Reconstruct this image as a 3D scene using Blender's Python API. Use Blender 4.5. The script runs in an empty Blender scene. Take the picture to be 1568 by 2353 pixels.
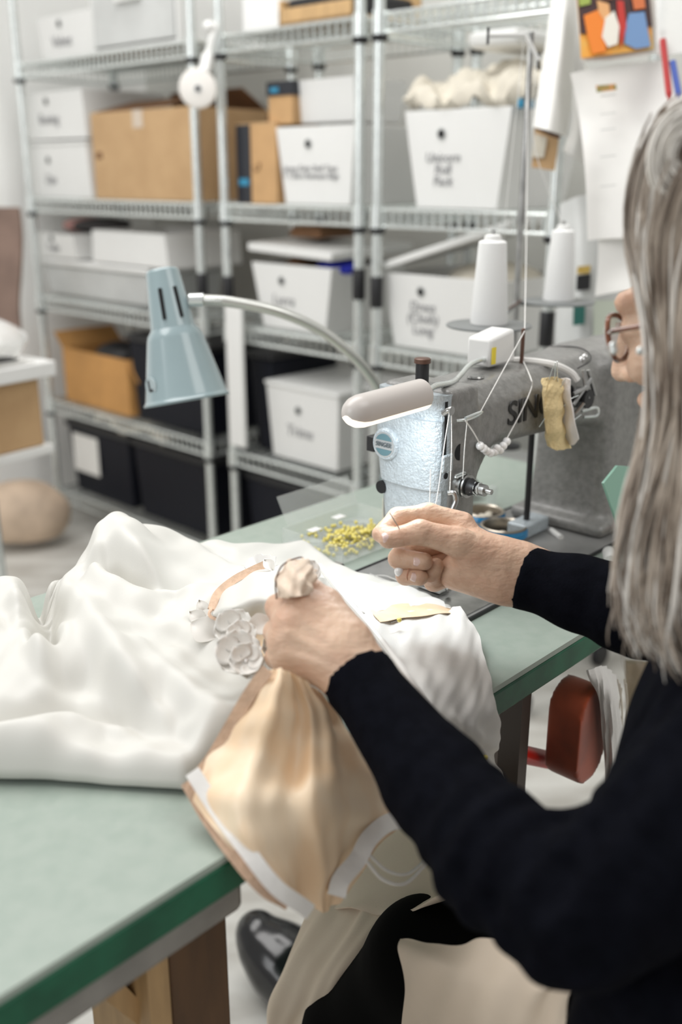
import bpy, bmesh, math, random
import numpy as np
from mathutils import Vector, Matrix

random.seed(7); RNG = np.random.default_rng(7)
scene = bpy.context.scene
COL = scene.collection
# ------------------------------------------------------------------ camera
F = 2287.0; TH = math.atan(776 / F); CZ = 1.25; TZ = 0.78
cam_d = bpy.data.cameras.new('camera'); cam = bpy.data.objects.new('camera', cam_d); COL.objects.link(cam)
cam.location = (0, 0, CZ); cam.rotation_euler = (math.pi / 2 - TH, 0, 0)
cam_d.sensor_fit = 'HORIZONTAL'; cam_d.sensor_width = 24; cam_d.lens = F / 1568 * 24
cam_d.clip_start = 0.02
cam_d.dof.use_dof = True; cam_d.dof.focus_distance = 1.02; cam_d.dof.aperture_fstop = 2.8
scene.camera = cam
# ------------------------------------------------------------------ light
scene.view_settings.view_transform = 'Standard'; scene.view_settings.look = 'None'
scene.view_settings.gamma = 1; scene.view_settings.exposure = 0.12
w = bpy.data.worlds.new('room_light'); scene.world = w; w.use_nodes = True
w.node_tree.nodes['Background'].inputs[0].default_value = (1.0, 0.985, 0.96, 1)
w.node_tree.nodes['Background'].inputs[1].default_value = 0.40
def area(name, loc, target, sx, sy, power, col=(1, 1, 1)):
    l = bpy.data.lights.new(name, 'AREA'); l.shape = 'RECTANGLE'; l.size = sx; l.size_y = sy; l.energy = power; l.color = col
    o = bpy.data.objects.new(name, l); COL.objects.link(o); o.location = loc
    o.rotation_euler = (Vector(target) - Vector(loc)).to_track_quat('-Z', 'Y').to_euler()
    return o
area('ceiling_light', (-0.8, 1.7, 2.75), (-0.5, 1.9, 0), 1.3, 2.4, 46, (1.0, 0.99, 0.97))
area('ceiling_light', (1.4, 0.4, 2.75), (0.8, 1.2, 0), 1.2, 1.6, 16, (1.0, 0.98, 0.95))
area('soft_fill_light', (-2.2, -0.6, 1.9), (0.0, 1.6, 0.8), 1.6, 1.4, 21, (0.97, 0.99, 1.0))  # area light added left behind the camera for soft shadows

# ------------------------------------------------------------------ placing
SN, CS = math.sin(-TH), math.cos(-TH)
def ray(x, y):
    a, b, c = x - 784.0, F, -(y - 1176.0)
    return np.array([a, b * CS - c * SN, b * SN + c * CS])
CAM = np.array([0, 0, CZ])
def W(x, y, d): return CAM + ray(x, y) / F * d
def AZ(x, y, z):
    r = ray(x, y); return CAM + r * ((z - CZ) / r[2])
def nrm(v): v = np.asarray(v, float); return v / np.linalg.norm(v)
U = np.array([.681, .7323, 0]); V = np.array([-.7323, .681, 0]); Z3 = np.array([0, 0, 1.0])
O = AZ(0, 2293, TZ)
def T(u, v, h=0): return O + u * U + v * V + np.array([0, 0, h])
def TT(x, y, h=0): return AZ(x, y, TZ + h)
def uvof(p): p = np.asarray(p) - O; return float(p @ U), float(p @ V)
def PV(x, y, v):                      # on the upright plane at depth v across the table
    r = ray(x, y); t = (v - (CAM - O) @ V) / (r @ V); return CAM + t * r
def PU(x, y, u):
    r = ray(x, y); t = (u - (CAM - O) @ U) / (r @ U); return CAM + t * r
SE = nrm([.723, -.69, 0]); SNN = nrm([.69, .723, 0]); SA = np.array([-1.06, 3.57, 0])
def SH(x, y, off=0):                  # on the upright plane of the shelf fronts, off metres behind it -> (t, z)
    r = ray(x, y); t = (off - (CAM - SA) @ SNN) / (r @ SNN); p = CAM + t * r - SA
    return float(p @ SE), float(p[2])
def SP(t, off, z): return SA + t * SE + off * SNN + np.array([0, 0, z])

# ------------------------------------------------------------------ materials
MC = {}; OFF = {}
def mat(name, col, rough=.5, metal=0, noise=0, nscale=20, bump=0, bscale=60, coat=0, trans=0, alpha=1, emit=None, es=0, sss=0, spec=.5, sheen=0, col2=None, stretch=None, ior=None):
    if name in MC: return MC[name]
    m = bpy.data.materials.new(name); m.use_nodes = True; nt = m.node_tree; b = nt.nodes['Principled BSDF']
    def s(k, v):
        if k in b.inputs: b.inputs[k].default_value = v
    s('Base Color', (*col, 1)); s('Roughness', rough); s('Metallic', metal); s('Coat Weight', coat); s('Coat Roughness', .12)
    s('Transmission Weight', trans); s('Alpha', alpha); s('Specular IOR Level', spec); s('Sheen Weight', sheen)
    if ior: s('IOR', ior)
    if sss: s('Subsurface Weight', sss); s('Subsurface Radius', (.012, .004, .002)); s('Subsurface Scale', 1.0)
    if emit: s('Emission Color', (*emit, 1)); s('Emission Strength', es)
    tc = nt.nodes.new('ShaderNodeTexCoord'); mp = nt.nodes.new('ShaderNodeMapping'); nt.links.new(tc.outputs['Object'], mp.inputs[0])
    if stretch: mp.inputs['Scale'].default_value = stretch
    n = nt.nodes.new('ShaderNodeTexNoise'); n.inputs['Scale'].default_value = nscale; n.inputs['Detail'].default_value = 5
    nt.links.new(mp.outputs[0], n.inputs['Vector'])
    mx = nt.nodes.new('ShaderNodeMix'); mx.data_type = 'RGBA'
    c2 = col2 if col2 else tuple(max(0, c * (1 - noise)) for c in col)
    mx.inputs[6].default_value = (*col, 1); mx.inputs[7].default_value = (*c2, 1)
    mr = nt.nodes.new('ShaderNodeMapRange'); mr.inputs[1].default_value = .38; mr.inputs[2].default_value = .66
    nt.links.new(n.outputs[0], mr.inputs[0]); nt.links.new(mr.outputs[0], mx.inputs[0]); nt.links.new(mx.outputs[2], b.inputs['Base Color'])
    if bump:
        n2 = nt.nodes.new('ShaderNodeTexNoise'); n2.inputs['Scale'].default_value = bscale; n2.inputs['Detail'].default_value = 6
        nt.links.new(mp.outputs[0], n2.inputs['Vector'])
        bp = nt.nodes.new('ShaderNodeBump'); bp.inputs['Strength'].default_value = bump; bp.inputs['Distance'].default_value = .004
        nt.links.new(n2.outputs[0], bp.inputs['Height']); nt.links.new(bp.outputs[0], b.inputs['Normal'])
    MC[name] = m; return m

M_wall = mat('shaded_white_wall', (.60, .60, .565), .8, noise=.05, nscale=3)  # white wall; the shade behind the racks is put into this grey
M_wallw = mat('lit_white_wall', (.94, .94, .92), .8, noise=.04, nscale=3)  # wall facing the light; its extra brightness is put into the colour
M_floor = mat('pale_worn_floor', (.70, .69, .65), .45, noise=.35, nscale=5, col2=(.50, .48, .44), stretch=(1, 3, 1))
M_table = mat('seafoam_laminate', (.365, .425, .375), .34, noise=.1, nscale=60, col2=(.33, .395, .345), bump=.05, bscale=300)
M_edge = mat('dark_green_edge', (.012, .12, .06), .38, noise=.3, nscale=30, col2=(.008, .08, .04), spec=.3)
M_chrome = mat('chrome_wire', (.80, .84, .83), .24, .75, noise=.1, nscale=50)
M_blackpl = mat('black_plastic', (.012, .012, .014), .45)
M_whitepl = mat('white_plastic', (.80, .80, .785), .4, noise=.02, nscale=8)
M_greypl = mat('translucent_grey_plastic', (.60, .61, .60), .35, noise=.1, nscale=9)
M_hole = mat('hole_black', (.005, .005, .006), .8)
M_card = mat('tan_cardboard', (.55, .36, .19), .8, noise=.1, nscale=14, col2=(.50, .32, .165))
M_cardo = mat('orange_cardboard', (.60, .31, .10), .75, noise=.12, nscale=14)
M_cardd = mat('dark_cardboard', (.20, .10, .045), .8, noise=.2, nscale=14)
M_tape = mat('black_tape', (.015, .017, .025), .35)
M_teal = mat('blue_tape_print', (.03, .25, .42), .4)
M_ink = mat('faded_marker_ink', (.33, .33, .34), .7)
M_satin = mat('ivory_satin', (.70, .69, .65), .48, noise=.03, nscale=6, bump=.04, bscale=500, spec=.3)
M_white_cl = mat('white_crepe', (.75, .74, .715), .6, noise=.03, nscale=6, bump=.08, bscale=400, sheen=.1)
M_peach = mat('peach_satin_lining', (.92, .75, .55), .42, noise=.18, nscale=9, col2=(.88, .63, .40), stretch=(3, 3, 1), sheen=.1, bump=.03, bscale=300)
M_nude = mat('nude_mesh_trim', (.73, .50, .35), .55, noise=.25, nscale=60, bump=.4, bscale=250)
M_boning = mat('white_boning_tape', (.86, .84, .81), .5, noise=.1, nscale=30, bump=.2, bscale=120)
M_petal = mat('ivory_petal', (.80, .775, .73), .5, sheen=.1)
M_lace = mat('white_lace_gauze', (.93, .92, .90), .6, alpha=.8)
M_skin = mat('skin', (.70, .49, .355), .42, noise=.2, nscale=24, col2=(.62, .385, .27), bump=.5, bscale=110, sss=.12, spec=.4, stretch=(1, 1, 2.0))
M_nail = mat('pink_nail_polish', (.86, .64, .58), .15, coat=1)
M_black_kn = mat('black_knit', (.0045, .005, .008), .95, noise=.3, nscale=80, bump=.25, bscale=500, spec=.04)
M_trouser = mat('black_trouser_cloth', (.004, .004, .004), .95, spec=.08)
M_apron = mat('beige_twill', (.80, .68, .55), .8, noise=.06, nscale=12, col2=(.76, .64, .51), bump=.1, bscale=500)
M_shoe = mat('polished_black_leather', (.006, .006, .007), .18, coat=.4)
M_hair = mat('silver_grey_hair', (.47, .40, .33), .42, noise=.6, nscale=10, col2=(.19, .145, .11), stretch=(6, 6, .6), spec=.5)
M_hair2 = mat('pale_silver_hair', (.84, .80, .74), .38, noise=.3, nscale=12, stretch=(6, 6, .6), spec=.6)
M_cast = mat('grey_hammertone_enamel', (.235, .232, .222), .36, noise=.25, nscale=120, bump=.25, bscale=260, coat=.25)
M_castl = mat('silver_hammertone_plate', (.50, .56, .60), .34, metal=.25, noise=.15, nscale=160, bump=.55, bscale=330, coat=.2)
M_steel = mat('worn_steel', (.50, .50, .49), .28, 1, noise=.3, nscale=40)
M_bed = mat('grey_machine_bed', (.36, .36, .355), .32, metal=.4, noise=.25, nscale=20, bump=.05, bscale=90)
M_lampb = mat('grey_blue_enamel', (.275, .355, .375), .2, noise=.03, nscale=20, coat=.4)
M_led = mat('pale_grey_led_body', (.62, .58, .55), .35, coat=.2)
M_ledg = mat('led_glow', (1, .93, .85), .4, emit=(1, .86, .70), es=.85)
M_thread = mat('white_thread', (.86, .85, .82), .7, bump=.5, bscale=500)
M_cone = mat('wound_white_thread', (.88, .88, .87), .8, bump=.3, bscale=400, stretch=(.2, .2, 3))
M_disc = mat('grey_stand_disc', (.20, .21, .21), .4)
M_pearl = mat('pearl', (.95, .94, .93), .15, coat=1, spec=.7)
M_sponge = mat('yellow_foam', (.86, .68, .37), .9, noise=.12, nscale=90, bump=.6, bscale=300)
M_brass = mat('dark_brown_metal', (.13, .07, .05), .4, .3)
M_blue = mat('blue_painted_lid', (.01, .22, .47), .3, coat=.4)
M_tin = mat('inner_tin', (.50, .45, .38), .3, .8, noise=.2, nscale=30)
def glass_mat(name, tint, op):
    m = bpy.data.materials.new(name); m.use_nodes = True; nt = m.node_tree; b = nt.nodes['Principled BSDF']
    b.inputs['Base Color'].default_value = (*tint, 1); b.inputs['Roughness'].default_value = .08; b.inputs['Alpha'].default_value = op
    n = nt.nodes.new('ShaderNodeTexNoise'); n.inputs['Scale'].default_value = 30
    bp = nt.nodes.new('ShaderNodeBump'); bp.inputs['Strength'].default_value = .1; nt.links.new(n.outputs[0], bp.inputs['Height']); nt.links.new(bp.outputs[0], b.inputs['Normal'])
    return m
M_clear = glass_mat('clear_plastic', (.85, .88, .86), .22)
M_bag = glass_mat('clear_bag_plastic', (.92, .92, .90), .5)
M_yel = mat('yellow_pin_head', (.86, .74, .18), .25, coat=.5)
M_red = mat('bright_red_paint', (.75, .02, .01), .35)
M_rust = mat('rust_velvet', (.42, .07, .018), .9, noise=.4, nscale=18, sheen=.6)
M_wood = mat('brown_plywood', (.13, .062, .022), .6, noise=.3, nscale=10, stretch=(6, 6, 1))
M_woodl = mat('light_plywood', (.56, .36, .17), .6, noise=.2, nscale=12, stretch=(6, 6, 1))
M_darkw = mat('dark_wood_leg', (.05, .03, .02), .5)
M_greytrim = mat('dusty_grey_metal', (.30, .285, .26), .6, noise=.2, nscale=30)
M_paper = mat('white_paper', (.86, .85, .82), .7, noise=.04, nscale=20)
M_linen = mat('natural_linen', (.72, .67, .57), .85, noise=.15, nscale=20, bump=.2, bscale=200)
M_blkbox = mat('black_bin_plastic', (.004, .005, .011), .55, spec=.25)
M_terr = mat('terracotta_strap', (.42, .10, .05), .6)
M_greenpl = glass_mat('green_tinted_plastic', (.35, .62, .50), .75)
M_pencil = mat('yellow_pencil', (.75, .45, .08), .4)
M_pink = mat('pink_rubber', (.80, .13, .25), .5)
M_brown = mat('brown_wool', (.22, .15, .12), .9, noise=.3, nscale=10)

# ------------------------------------------------------------------ mesh helpers
def link(name, me, m, parent=None, smooth=40):
    mats = m if isinstance(m, (list, tuple)) else [m]
    for a in mats: me.materials.append(a)
    if smooth:
        bm = bmesh.new(); bm.from_mesh(me)
        for f in bm.faces: f.smooth = True
        lim = math.radians(smooth)
        for e in bm.edges:
            if len(e.link_faces) == 2 and e.calc_face_angle(0) > lim: e.smooth = False
        bm.to_mesh(me); bm.free()
    o = bpy.data.objects.new(name, me); COL.objects.link(o)
    if parent is not None:
        o.parent = parent
        L = OFF.get(parent.name, (0, 0, 0)); OFF[o.name] = L
        me.transform(Matrix.Translation(-Vector(L)))
    return o
def tag(o, label=None, cat=None, group=None, kind=None):
    if label: o['label'] = label
    if cat: o['category'] = cat
    if group: o['group'] = group
    if kind: o['kind'] = kind
    return o
def empty(name, loc, label, cat, group=None):
    o = bpy.data.objects.new(name, None); COL.objects.link(o); o.location = [float(a) for a in loc]
    OFF[o.name] = tuple(float(a) for a in loc); o.empty_display_size = .02
    return tag(o, label, cat, group)
def rebase(o, loc):
    """give a stand-alone mesh its origin at loc"""
    L = tuple(float(a) for a in loc); o.data.transform(Matrix.Translation(-Vector(L))); o.location = L; OFF[o.name] = L; return o

class MB:
    def __init__(s): s.v = []; s.f = []
    def add(s, vs, fs):
        b = len(s.v); s.v += [tuple(map(float, p)) for p in vs]; s.f += [tuple(i + b for i in f) for f in fs]; return s
    def box(s, o, a, b, c):          # corner o, edge vectors a,b,c
        o, a, b, c = map(np.asarray, (o, a, b, c))
        P = [o, o + a, o + a + b, o + b, o + c, o + a + c, o + a + b + c, o + b + c]
        F6 = [(0, 3, 2, 1), (4, 5, 6, 7), (0, 1, 5, 4), (1, 2, 6, 5), (2, 3, 7, 6), (3, 0, 4, 7)]
        if np.dot(np.cross(a, b), c) < 0: F6 = [f[::-1] for f in F6]
        return s.add(P, F6)
    def hexa(s, P):                  # 4 bottom + 4 top
        return s.add(P, [(0, 3, 2, 1), (4, 5, 6, 7), (0, 1, 5, 4), (1, 2, 6, 5), (2, 3, 7, 6), (3, 0, 4, 7)])
    def tube(s, pts, r, n=8, cap=True):
        pts = [np.asarray(p, float) for p in pts]; m = len(pts)
        rs = r if hasattr(r, '__len__') else [r] * m
        t0 = nrm(pts[1] - pts[0]); up = np.array([0, 0, 1.0]) if abs(t0[2]) < .9 else np.array([1.0, 0, 0])
        x = nrm(np.cross(t0, up)); vs = []
        for i in range(m):
            t = nrm(pts[min(i + 1, m - 1)] - pts[max(i - 1, 0)])
            x = nrm(x - t * (x @ t)); y = np.cross(t, x)
            for k in range(n):
                a = 2 * math.pi * k / n; vs.append(pts[i] + rs[i] * (math.cos(a) * x + math.sin(a) * y))
        fs = []
        for i in range(m - 1):
            for k in range(n):
                k2 = (k + 1) % n; fs.append((i * n + k, i * n + k2, (i + 1) * n + k2, (i + 1) * n + k))
        if cap: fs.append(tuple(range(n))[::-1]); fs.append(tuple((m - 1) * n + k for k in range(n)))
        return s.add(vs, fs)
    def lathe(s, c, axis, prof, n=32, cap0=True, cap1=True):   # prof: (along, radius)
        c = np.asarray(c, float); ax = nrm(axis)
        t = np.array([0, 0, 1.0]) if abs(ax[2]) < .9 else np.array([1.0, 0, 0]); x = nrm(np.cross(ax, t)); y = np.cross(ax, x)
        vs = []; m = len(prof)
        for a, r in prof:
            for k in range(n):
                q = 2 * math.pi * k / n; vs.append(c + ax * a + r * (math.cos(q) * x + math.sin(q) * y))
        fs = []
        for i in range(m - 1):
            for k in range(n):
                k2 = (k + 1) % n; fs.append((i * n + k, i * n + k2, (i + 1) * n + k2, (i + 1) * n + k))
        if cap0: fs.append(tuple(range(n))[::-1])
        if cap1: fs.append(tuple((m - 1) * n + k for k in range(n)))
        return s.add(vs, fs)
    def prism(s, poly, d):           # planar polygon + extrusion vector
        poly = [np.asarray(p, float) for p in poly]; n = len(poly); d = np.asarray(d, float)
        nn = sum(np.cross(poly[i] - poly[0], poly[(i + 1) % n] - poly[0]) for i in range(n))
        if nn @ d < 0: poly = poly[::-1]
        return s.add(poly + [p + d for p in poly], [tuple(range(n))[::-1], tuple(range(n, 2 * n))] + [(i, (i + 1) % n, n + (i + 1) % n, n + i) for i in range(n)])
    def ball(s, c, r, n=12, ax=None):
        c = np.asarray(c, float); r3 = np.array(r if hasattr(r, '__len__') else [r] * 3, float)
        A = np.eye(3) if ax is None else np.array(ax)
        vs = []; m = n // 2 + 1
        for i in range(1, m):
            th = math.pi * i / m
            for k in range(n):
                q = 2 * math.pi * k / n
                l = np.array([math.sin(th) * math.cos(q), math.sin(th) * math.sin(q), math.cos(th)]) * r3; vs.append(c + l @ A)
        fs = []
        for i in range(m - 2):
            for k in range(n):
                k2 = (k + 1) % n; fs.append((i * n + k, (i + 1) * n + k, (i + 1) * n + k2, i * n + k2))
        vs.append(c + np.array([0, 0, r3[2]]) @ A); vs.append(c - np.array([0, 0, r3[2]]) @ A); a = len(vs) - 2
        for k in range(n):
            k2 = (k + 1) % n; fs.append((a, k, k2)); fs.append((a + 1, (m - 2) * n + k2, (m - 2) * n + k))
        return s.add(vs, fs)
    def build(s, name, m, parent=None, smooth=40, bevel=0, seg=2, subd=0):
        me = bpy.data.meshes.new(name); me.from_pydata(s.v, [], s.f); me.validate()
        o = link(name, me, m, parent, smooth)
        if bevel:
            b = o.modifiers.new('bevel', 'BEVEL'); b.width = bevel; b.segments = seg; b.limit_method = 'ANGLE'; b.angle_limit = math.radians(40)
        if subd:
            b = o.modifiers.new('subd', 'SUBSURF'); b.levels = subd; b.render_levels = subd
        return o
def spline(pts, n=8):
    P = [np.asarray(p, float) for p in pts]; P = [2 * P[0] - P[1]] + P + [2 * P[-1] - P[-2]]; out = []
    for i in range(1, len(P) - 2):
        for k in range(n):
            t = k / n; a, b, c, d = P[i - 1], P[i], P[i + 1], P[i + 2]
            out.append(.5 * ((2 * b) + (-a + c) * t + (2 * a - 5 * b + 4 * c - d) * t * t + (-a + 3 * b - 3 * c + d) * t ** 3))
    out.append(P[-2]); return out
def sheet(name, rows, m, parent=None, nu=8, nv=8, thick=.0012, disp=None, smooth=80):
    """rows of 3D control points -> a smooth cloth of real thickness"""
    R = [spline(r, nu) for r in rows]; L = min(map(len, R)); cols = [spline([r[j] for r in R], nv) for j in range(L)]
    G = np.array(cols)               # L x M x 3
    du = np.gradient(G, axis=0); dv = np.gradient(G, axis=1); N = np.cross(du, dv); N /= np.linalg.norm(N, axis=2, keepdims=True) + 1e-9
    if disp is not None:
        a, b = np.meshgrid(np.linspace(0, 1, G.shape[0]), np.linspace(0, 1, G.shape[1]), indexing='ij'); G = G + N * disp(a, b)[..., None]
    a, b = G.shape[:2]; top = (G + N * thick / 2).reshape(-1, 3); bot = (G - N * thick / 2).reshape(-1, 3); n = a * b
    fs = []
    for i in range(a - 1):
        for j in range(b - 1):
            q = (i * b + j, (i + 1) * b + j, (i + 1) * b + j + 1, i * b + j + 1); fs.append(q); fs.append(tuple(k + n for k in q[::-1]))
    bd = [(i * b, (i + 1) * b) for i in range(a - 1)] + [((a - 1) * b + j, (a - 1) * b + j + 1) for j in range(b - 1)] + [((i + 1) * b + b - 1, i * b + b - 1) for i in range(a - 1)] + [(j + 1, j) for j in range(b - 1)]
    fs += [(q, p, p + n, q + n) for p, q in bd]
    return MB().add(np.vstack([top, bot]), fs).build(name, m, parent, smooth)
def text_mesh(s, size, origin, right, up, m, parent, name='lettering', depth=.0006, shear=0, align='CENTER', lines=1.0, sx=1.0, bold=0):
    c = bpy.data.curves.new('t', 'FONT'); c.body = s; c.size = size; c.extrude = depth; c.align_x = align; c.align_y = 'CENTER'; c.shear = shear; c.space_line = lines; c.offset = bold
    o = bpy.data.objects.new('t', c); COL.objects.link(o); bpy.context.view_layer.update()
    me = bpy.data.meshes.new_from_object(o.evaluated_get(bpy.context.evaluated_depsgraph_get())); bpy.data.objects.remove(o); me.materials.clear()
    r, u = nrm(right), nrm(up); n = np.cross(r, u)
    for v in me.vertices:
        v.co = Vector(np.asarray(origin) + r * v.co.x * sx + u * v.co.y + n * (v.co.z + depth))
    return link(name, me, m, parent, 0)

# ---- distance-field modelling
def smin(a, b, k): h = np.clip(.5 + .5 * (b - a) / k, 0, 1); return b * (1 - h) + a * h - k * h * (1 - h)
def rc(a, b, r1, r2=None):
    a = np.asarray(a, float); b = np.asarray(b, float); r2 = r1 if r2 is None else r2
    def f(P):
        ba = b - a; t = np.clip(((P - a) @ ba) / (ba @ ba), 0, 1); return np.linalg.norm(P - a - t[..., None] * ba, axis=-1) - (r1 + (r2 - r1) * t)
    return f
def el(c, r, A=None):
    c = np.asarray(c, float); r = np.asarray(r, float); A = np.eye(3) if A is None else np.array([nrm(q) for q in A])
    def f(P):
        q = (P - c) @ A.T; k0 = np.linalg.norm(q / r, axis=-1); k1 = np.linalg.norm(q / r ** 2, axis=-1) + 1e-9; return k0 * (k0 - 1) / k1
    return f
def chain(pts, rs): return [rc(pts[i], pts[i + 1], rs[i], rs[i + 1]) for i in range(len(pts) - 1)]
def field_mesh(groups, lo, hi, vox, k=.006, cut=None, mod=None):
    """groups: list of lists of primitives. Blended inside a group with k, between groups with k too when flagged"""
    lo = np.asarray(lo, float); hi = np.asarray(hi, float); n = np.ceil((hi - lo) / vox).astype(int) + 1
    ax = [lo[i] + vox * np.arange(n[i]) for i in range(3)]
    P = np.stack(np.meshgrid(*ax, indexing='ij'), -1)
    D = None
    for g, kk in groups:
        d = None
        for p in g: q = p(P); d = q if d is None else smin(d, q, kk)
        D = d if D is None else smin(D, d, k)
    if mod is not None: D = mod(P, D)
    if cut is not None:
        for c in cut: D = np.maximum(D, -c(P))
    # close at the border
    D[0], D[-1], D[:, 0], D[:, -1], D[:, :, 0], D[:, :, -1] = [1e-3] * 6
    I = D < 0; c8 = [I[i:n[0] - 1 + i, j:n[1] - 1 + j, l:n[2] - 1 + l] for i in (0, 1) for j in (0, 1) for l in (0, 1)]
    s = sum(c.astype(int) for c in c8); act = (s > 0) & (s < 8); idx = -np.ones(act.shape, int); ii = np.argwhere(act); idx[act] = np.arange(len(ii))
    acc = np.zeros((len(ii), 3)); cnt = np.zeros(len(ii))
    offs = [(i, j, l) for i in (0, 1) for j in (0, 1) for l in (0, 1)]
    for a in offs:
        for x in range(3):
            if a[x] == 0:
                b = list(a); b[x] = 1
                da = D[ii[:, 0] + a[0], ii[:, 1] + a[1], ii[:, 2] + a[2]]; db = D[ii[:, 0] + b[0], ii[:, 1] + b[1], ii[:, 2] + b[2]]
                cr = (da < 0) != (db < 0); t = np.where(cr, da / (da - db + 1e-12), 0)
                p = np.array(a, float)[None] + t[:, None] * (np.array(b) - np.array(a))[None]; acc += p * cr[:, None]; cnt += cr
    vs = lo + vox * (ii + acc / cnt[:, None]); fs = []
    for x in range(3):
        y, z = (x + 1) % 3, (x + 2) % 3
        sl0 = [slice(None)] * 3; sl1 = [slice(None)] * 3; sl0[x] = slice(0, -1); sl1[x] = slice(1, None)
        A, B = I[tuple(sl0)], I[tuple(sl1)]; E = np.argwhere(A != B)
        ok = (E[:, y] > 0) & (E[:, z] > 0) & (E[:, y] < n[y] - 1) & (E[:, z] < n[z] - 1); E = E[ok]; inn = A[tuple(E.T)]
        def cell(dy, dz):
            q = E.copy(); q[:, y] += dy; q[:, z] += dz; return idx[tuple(q.T)]
        Q = np.stack([cell(-1, -1), cell(0, -1), cell(0, 0), cell(-1, 0)], 1); Q[~inn] = Q[~inn][:, ::-1]; fs.append(Q)
    return vs, np.vstack(fs)
def fobj(name, vf, m, parent=None, relax=2):
    if isinstance(vf[0], np.ndarray): vf = [vf]
    V_, F_ = [], []; b = 0
    for v, f in vf: V_.append(v); F_.append(f + b); b += len(v)
    me = bpy.data.meshes.new(name); me.from_pydata(np.vstack(V_).tolist(), [], np.vstack(F_).tolist()); me.validate()
    o = link(name, me, m, parent, 180)
    if relax:
        q = o.modifiers.new('relax', 'SMOOTH'); q.iterations = relax; q.factor = .5
    return o

# ================================================================== the setting
MB().box((-4, -1.5, -.05), (8, 0, 0), (0, 8.5, 0), (0, 0, .05)).build('floor', M_floor, smooth=0)['kind'] = 'structure'
MB().box(SP(-.16, .62, 0), SE * 3.6, SNN * .1, Z3 * 2.9).build('wall_back', M_wall, smooth=0)['kind'] = 'structure'
MB().box(SP(-.26, .62, 0), SE * .1, -SNN * 2.6, Z3 * 2.9).build('wall_left', M_wallw, smooth=0)['kind'] = 'structure'

# ================================================================== wire shelving
LV = [.13, .47, .84, 1.17, 1.59]
def wire_unit(t0, t1, label, depth=.37, top=1.95):
    r = empty('wire_shelving_unit', SP((t0 + t1) / 2, depth / 2, 0), label, 'shelf', 'chrome wire shelving units along the back wall')
    for t in (t0, t1):
        for o_ in (0, depth):
            c = SP(t, o_, 0)
            MB().lathe(c, Z3, [(.10, .0127), (top, .0127)], 16).build('post', M_chrome, r)
            b = MB(); b.lathe(c + Z3 * .03 - SE * .012, SE, [(0, .028), (.004, .031), (.02, .031), (.024, .028)], 20); b.lathe(c + Z3 * .055, Z3, [(0, .012), (.045, .014)], 12)
            b.build('caster', M_blackpl, r)
    for z in LV:
        b = MB()
        for hz in (z, z - .038):
            for a, c in ((SP(t0, 0, hz), SP(t1, 0, hz)), (SP(t0, depth, hz), SP(t1, depth, hz)), (SP(t0, 0, hz), SP(t0, depth, hz)), (SP(t1, 0, hz), SP(t1, depth, hz))):
                b.tube([a, c], .0043, 6)
        n = int((t1 - t0) / .024)
        for i in range(1, n):
            t = t0 + (t1 - t0) * i / n
            for o_ in (0, depth): b.tube([SP(t, o_, z), SP(t, o_, z - .038)], .0031, 5, False)
            b.tube([SP(t, 0, z + .003), SP(t, depth, z + .003)], .0021, 5)
        for o_ in (.12, .25): b.tube([SP(t0, o_, z - .002), SP(t1, o_, z - .002)], .003, 6)
        for i in range(1, 14):
            for t in (t0, t1): b.tube([SP(t, depth * i / 14, z), SP(t, depth * i / 14, z - .038)], .0026, 5, False)
        sh = b.build('wire_shelf', M_chrome, r)
        for t in (t0, t1):
            for o_ in (0, depth):
                MB().lathe(SP(t, o_, z - .042), Z3, [(0, .0175), (.05, .0165)], 16).build('corner_collar', M_chrome, sh)
                MB().lathe(SP(t, o_, z - .056), Z3, [(0, .0155), (.006, .0195), (.014, .0195)], 16).build('clip', M_blackpl, sh)
    return r
TA, TB = SH(73, 480)[0], SH(457, 480)[0]; TC, TD = SH(518, 480)[0], SH(826, 480)[0]; TE, TF = SH(868, 480)[0], SH(1275, 480)[0]
print('shelf t', TA, TB, TC, TD, TE, TF)
u1 = wire_unit(TA, TB, 'wide chrome wire shelving unit at the far left, holding the big tan cardboard box')
u2 = wire_unit(TC, TD, 'narrow chrome wire shelving unit in the middle, holding the small cardboard boxes')
u3 = wire_unit(TE, TF, 'chrome wire shelving unit nearest the camera, right of the paired posts, behind the sewing machine')
for u_, t, z0 in ((u1, TB, .905), (u2, TC, .905), (u2, TD, .955), (u3, TE, .94), (u3, TF, .90)):
    MB().lathe(SP(t, 0, z0), Z3, [(0, .0150), (.002, .0162), (.073, .0162), (.075, .0150)], 16).build('post_sleeve', M_blackpl, u_)
def txt_on(front, s, size, t, z, off, m=M_ink, **k):
    return text_mesh(s, size, SP(t, off, z), SE, Z3, m, front, **k)
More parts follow.
